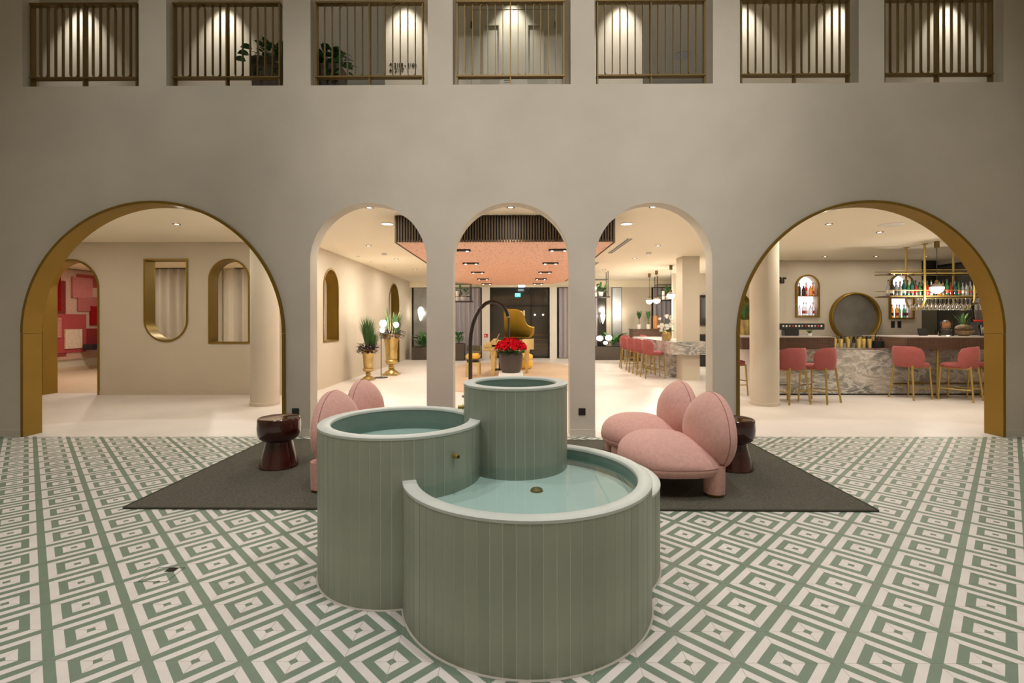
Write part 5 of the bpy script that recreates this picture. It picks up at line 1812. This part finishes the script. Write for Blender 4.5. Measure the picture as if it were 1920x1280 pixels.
for q, k in enumerate([2, 0, 1, 4, 5, 2, 1, 0, 3, 2, 5, 1, 4, 2, 0, 1, 3, 2, 1, 5, 2, 0, 1, 2, 4]):
    x = X0 + 0.09 + (X1 - X0 - 0.16) * q / 24
    bottle((x, Y0r + 0.22, ZS + 0.0005), k, False, '%s bottle in the rear row on the hanging brass rack, %s from left' % (BOTN[k], ORD[q]), 'bottles on the hanging rack', q, rng.uniform(0.85, 1.05))
for z in (ZS - 0.05,):
    for y in (Y0r + 0.06, Y0r + 0.20, Y0r + 0.34):
        MB().tube([(7.95, y, z), (9.35, y, z)], 0.006, 6).build('glass_rail', brass_s, rk)
glass2 = clear_mat('cut_glass', (0.84, 0.86, 0.86), 1.9, 0.08)
STEM = MB().lathe([(0.032, 0), (0.030, -0.006), (0.005, -0.012), (0.004, -0.10), (0.012, -0.115), (0.034, -0.15), (0.038, -0.20), (0.033, -0.24)], 12, cap0=True, cap1=False).mesh('stem_glass', glass2, smooth=50)
for row, y in enumerate((Y0r + 0.09, Y0r + 0.25)):
    for q in range(16):
        tag(inst('stem_glass', STEM, None, (8.0 + 0.085 * q, y, ZS - 0.045)), 'upside-down stem glass in the %s row under the rack, %s from left' % (('front', 'rear')[row], ORD[q]), 'glass', 'stem glasses under the rack')

# wall and screen seen right of the square column
struct(MB().box(5.0, 6.77, 15.6, 15.75, 0, CZ).build('wall_bar_rear', plaster_in), 'beige wall behind the island column', 'wall')
o = thing('wall_screen', 'dark screen on the wall right of the square column', 'screen', (5.95, 15.58, 1.25))
MB().box(-0.5, 0.5, -0.05, 0.0, 0, 0.85).build('panel', window_m, o)
MB().box(-0.12, 0.12, -0.08, 0.0, 0.87, 0.95).build('camera_bar', black, o)
o = thing('side_board', 'dark service counter right of the square column', 'counter', (5.95, 15.2, 0))
MB().box(-0.6, 0.6, -0.25, 0.25, 0, 0.95).build('body', blackp, o, bevel=0.01)
MB().box(-0.62, 0.62, -0.27, 0.27, 0.95, 0.98).build('top', wood_ct, o)

# ================================================================== LOUNGE TEXTILE
rowd = {'darkred': ((0.24, 0.006, 0.008), 13.05, 13.43, 1.69, 2.75), 'mott': ((0.22, 0.035, 0.035), 13.34, 13.61, 1.61, 2.52), 'pink': ((0.50, 0.17, 0.15), 13.78, 14.44, 2.07, 2.66),
        'strip': ((0.36, 0.07, 0.05), 13.95, 14.7, 2.40, 2.76), 'pink2': ((0.45, 0.13, 0.12), 13.96, 14.6, 1.69, 2.12), 'red': ((0.30, 0.01, 0.012), 14.37, 14.75, 1.29, 1.85),
        'big': ((0.42, 0.075, 0.075), 13.20, 14.24, 0.52, 1.60), 'pinkL': ((0.52, 0.22, 0.20), 12.9, 13.43, 0.95, 1.50), 'cream': ((0.72, 0.56, 0.42), 13.54, 14.07, 0.63, 1.175),
        'dkR': ((0.26, 0.035, 0.035), 14.14, 14.9, 0.70, 1.19), 'lowL': ((0.30, 0.06, 0.06), 12.85, 13.63, 0.42, 1.43)}
tx = thing('textile_art', 'large red and pink patchwork textile on the lounge wall', 'wall hanging')
MB().box(-12.598, -12.54, 12.3, 15.9, 0.33, 2.86).build('backing', mat('textile_backing', (0.55, 0.34, 0.26), 0.95, var=0.15, vscale=40), tx)
lay = ['lowL', 'mott', 'strip', 'dkR', 'big', 'pink2', 'darkred', 'pink', 'red', 'pinkL', 'cream']
for q, k in enumerate(lay):
    c, a, b, z0, z1 = rowd[k]
    x1 = -12.54 + 0.006 * (q + 1)
    MB().box(-12.54, x1, a, b, z0, z1).build('patch', mat('patch_' + k, c, 0.95, var=0.25, vscale=45, bump=0.5, bscale=80, spec=0.1), tx, bevel=0.004)
o = thing('console', 'small black wall console before the red textile', 'console', (-12.2, 14.3, 0.58))
MB().box(-0.19, 0.12, -0.32, 0.32, 0, 0.16).build('box', blackp, o, bevel=0.01)
MB().box(-0.279, -0.19, -0.1, 0.1, 0.02, 0.14).build('mount', black, o)
# lounge lamps
for x, y, lab in ((-10.2, 12.3, 'before the red textile'), (-7.2, 12.0, 'behind the flat-topped window'), (-5.3, 12.2, 'behind the round-topped window'), (-11.4, 14.2, 'above the red textile')):
    o = thing('downlight', 'small round ceiling downlight in the lounge ' + lab, 'downlight', (x, y, CZ), 0, 'round ceiling downlights')
    inst('trim', me_trim, o)
    inst('lens', me_dot, o)
    light('downlight_beam', 'AREA', (0, 0, -0.012), 4 if 'above' in lab else 26, WARM, o, shape='DISK', size=0.07)

# ================================================================== ATRIUM LAMPS (above the frame)
for q, (x_, y_) in enumerate(ROOF):
    o = thing('roof_spotlight', 'black roof spotlight over the atrium, %s of six' % ORD[q], 'spotlight', (x_, y_, 8.6), 0, 'roof spotlights')
    MB().lathe([(0.16, 0), (0.16, -0.07), (0.15, -0.07), (0.15, -0.02)], 28, cap0=False, cap1=False).build('can', black, o, smooth=40)
o = thing('track_spotlight', 'large black spotlight aimed at the middle of the arcade wall', 'spotlight', WALLSPOT)
dv = (Vector((0.4, 5.88, 3.7)) - Vector(WALLSPOT)).normalized()
MB().lathe([(0.17, 0.06), (0.17, -0.25), (0.10, -0.32)], 28, cap0=False).xf(dv.to_track_quat('Z', 'Y').to_matrix().to_4x4()).build('can', black, o, smooth=40)
MB().tube([tuple(-dv * 0.25), (0, -0.25, 0.35)], 0.02, 8).build('arm', black, o)
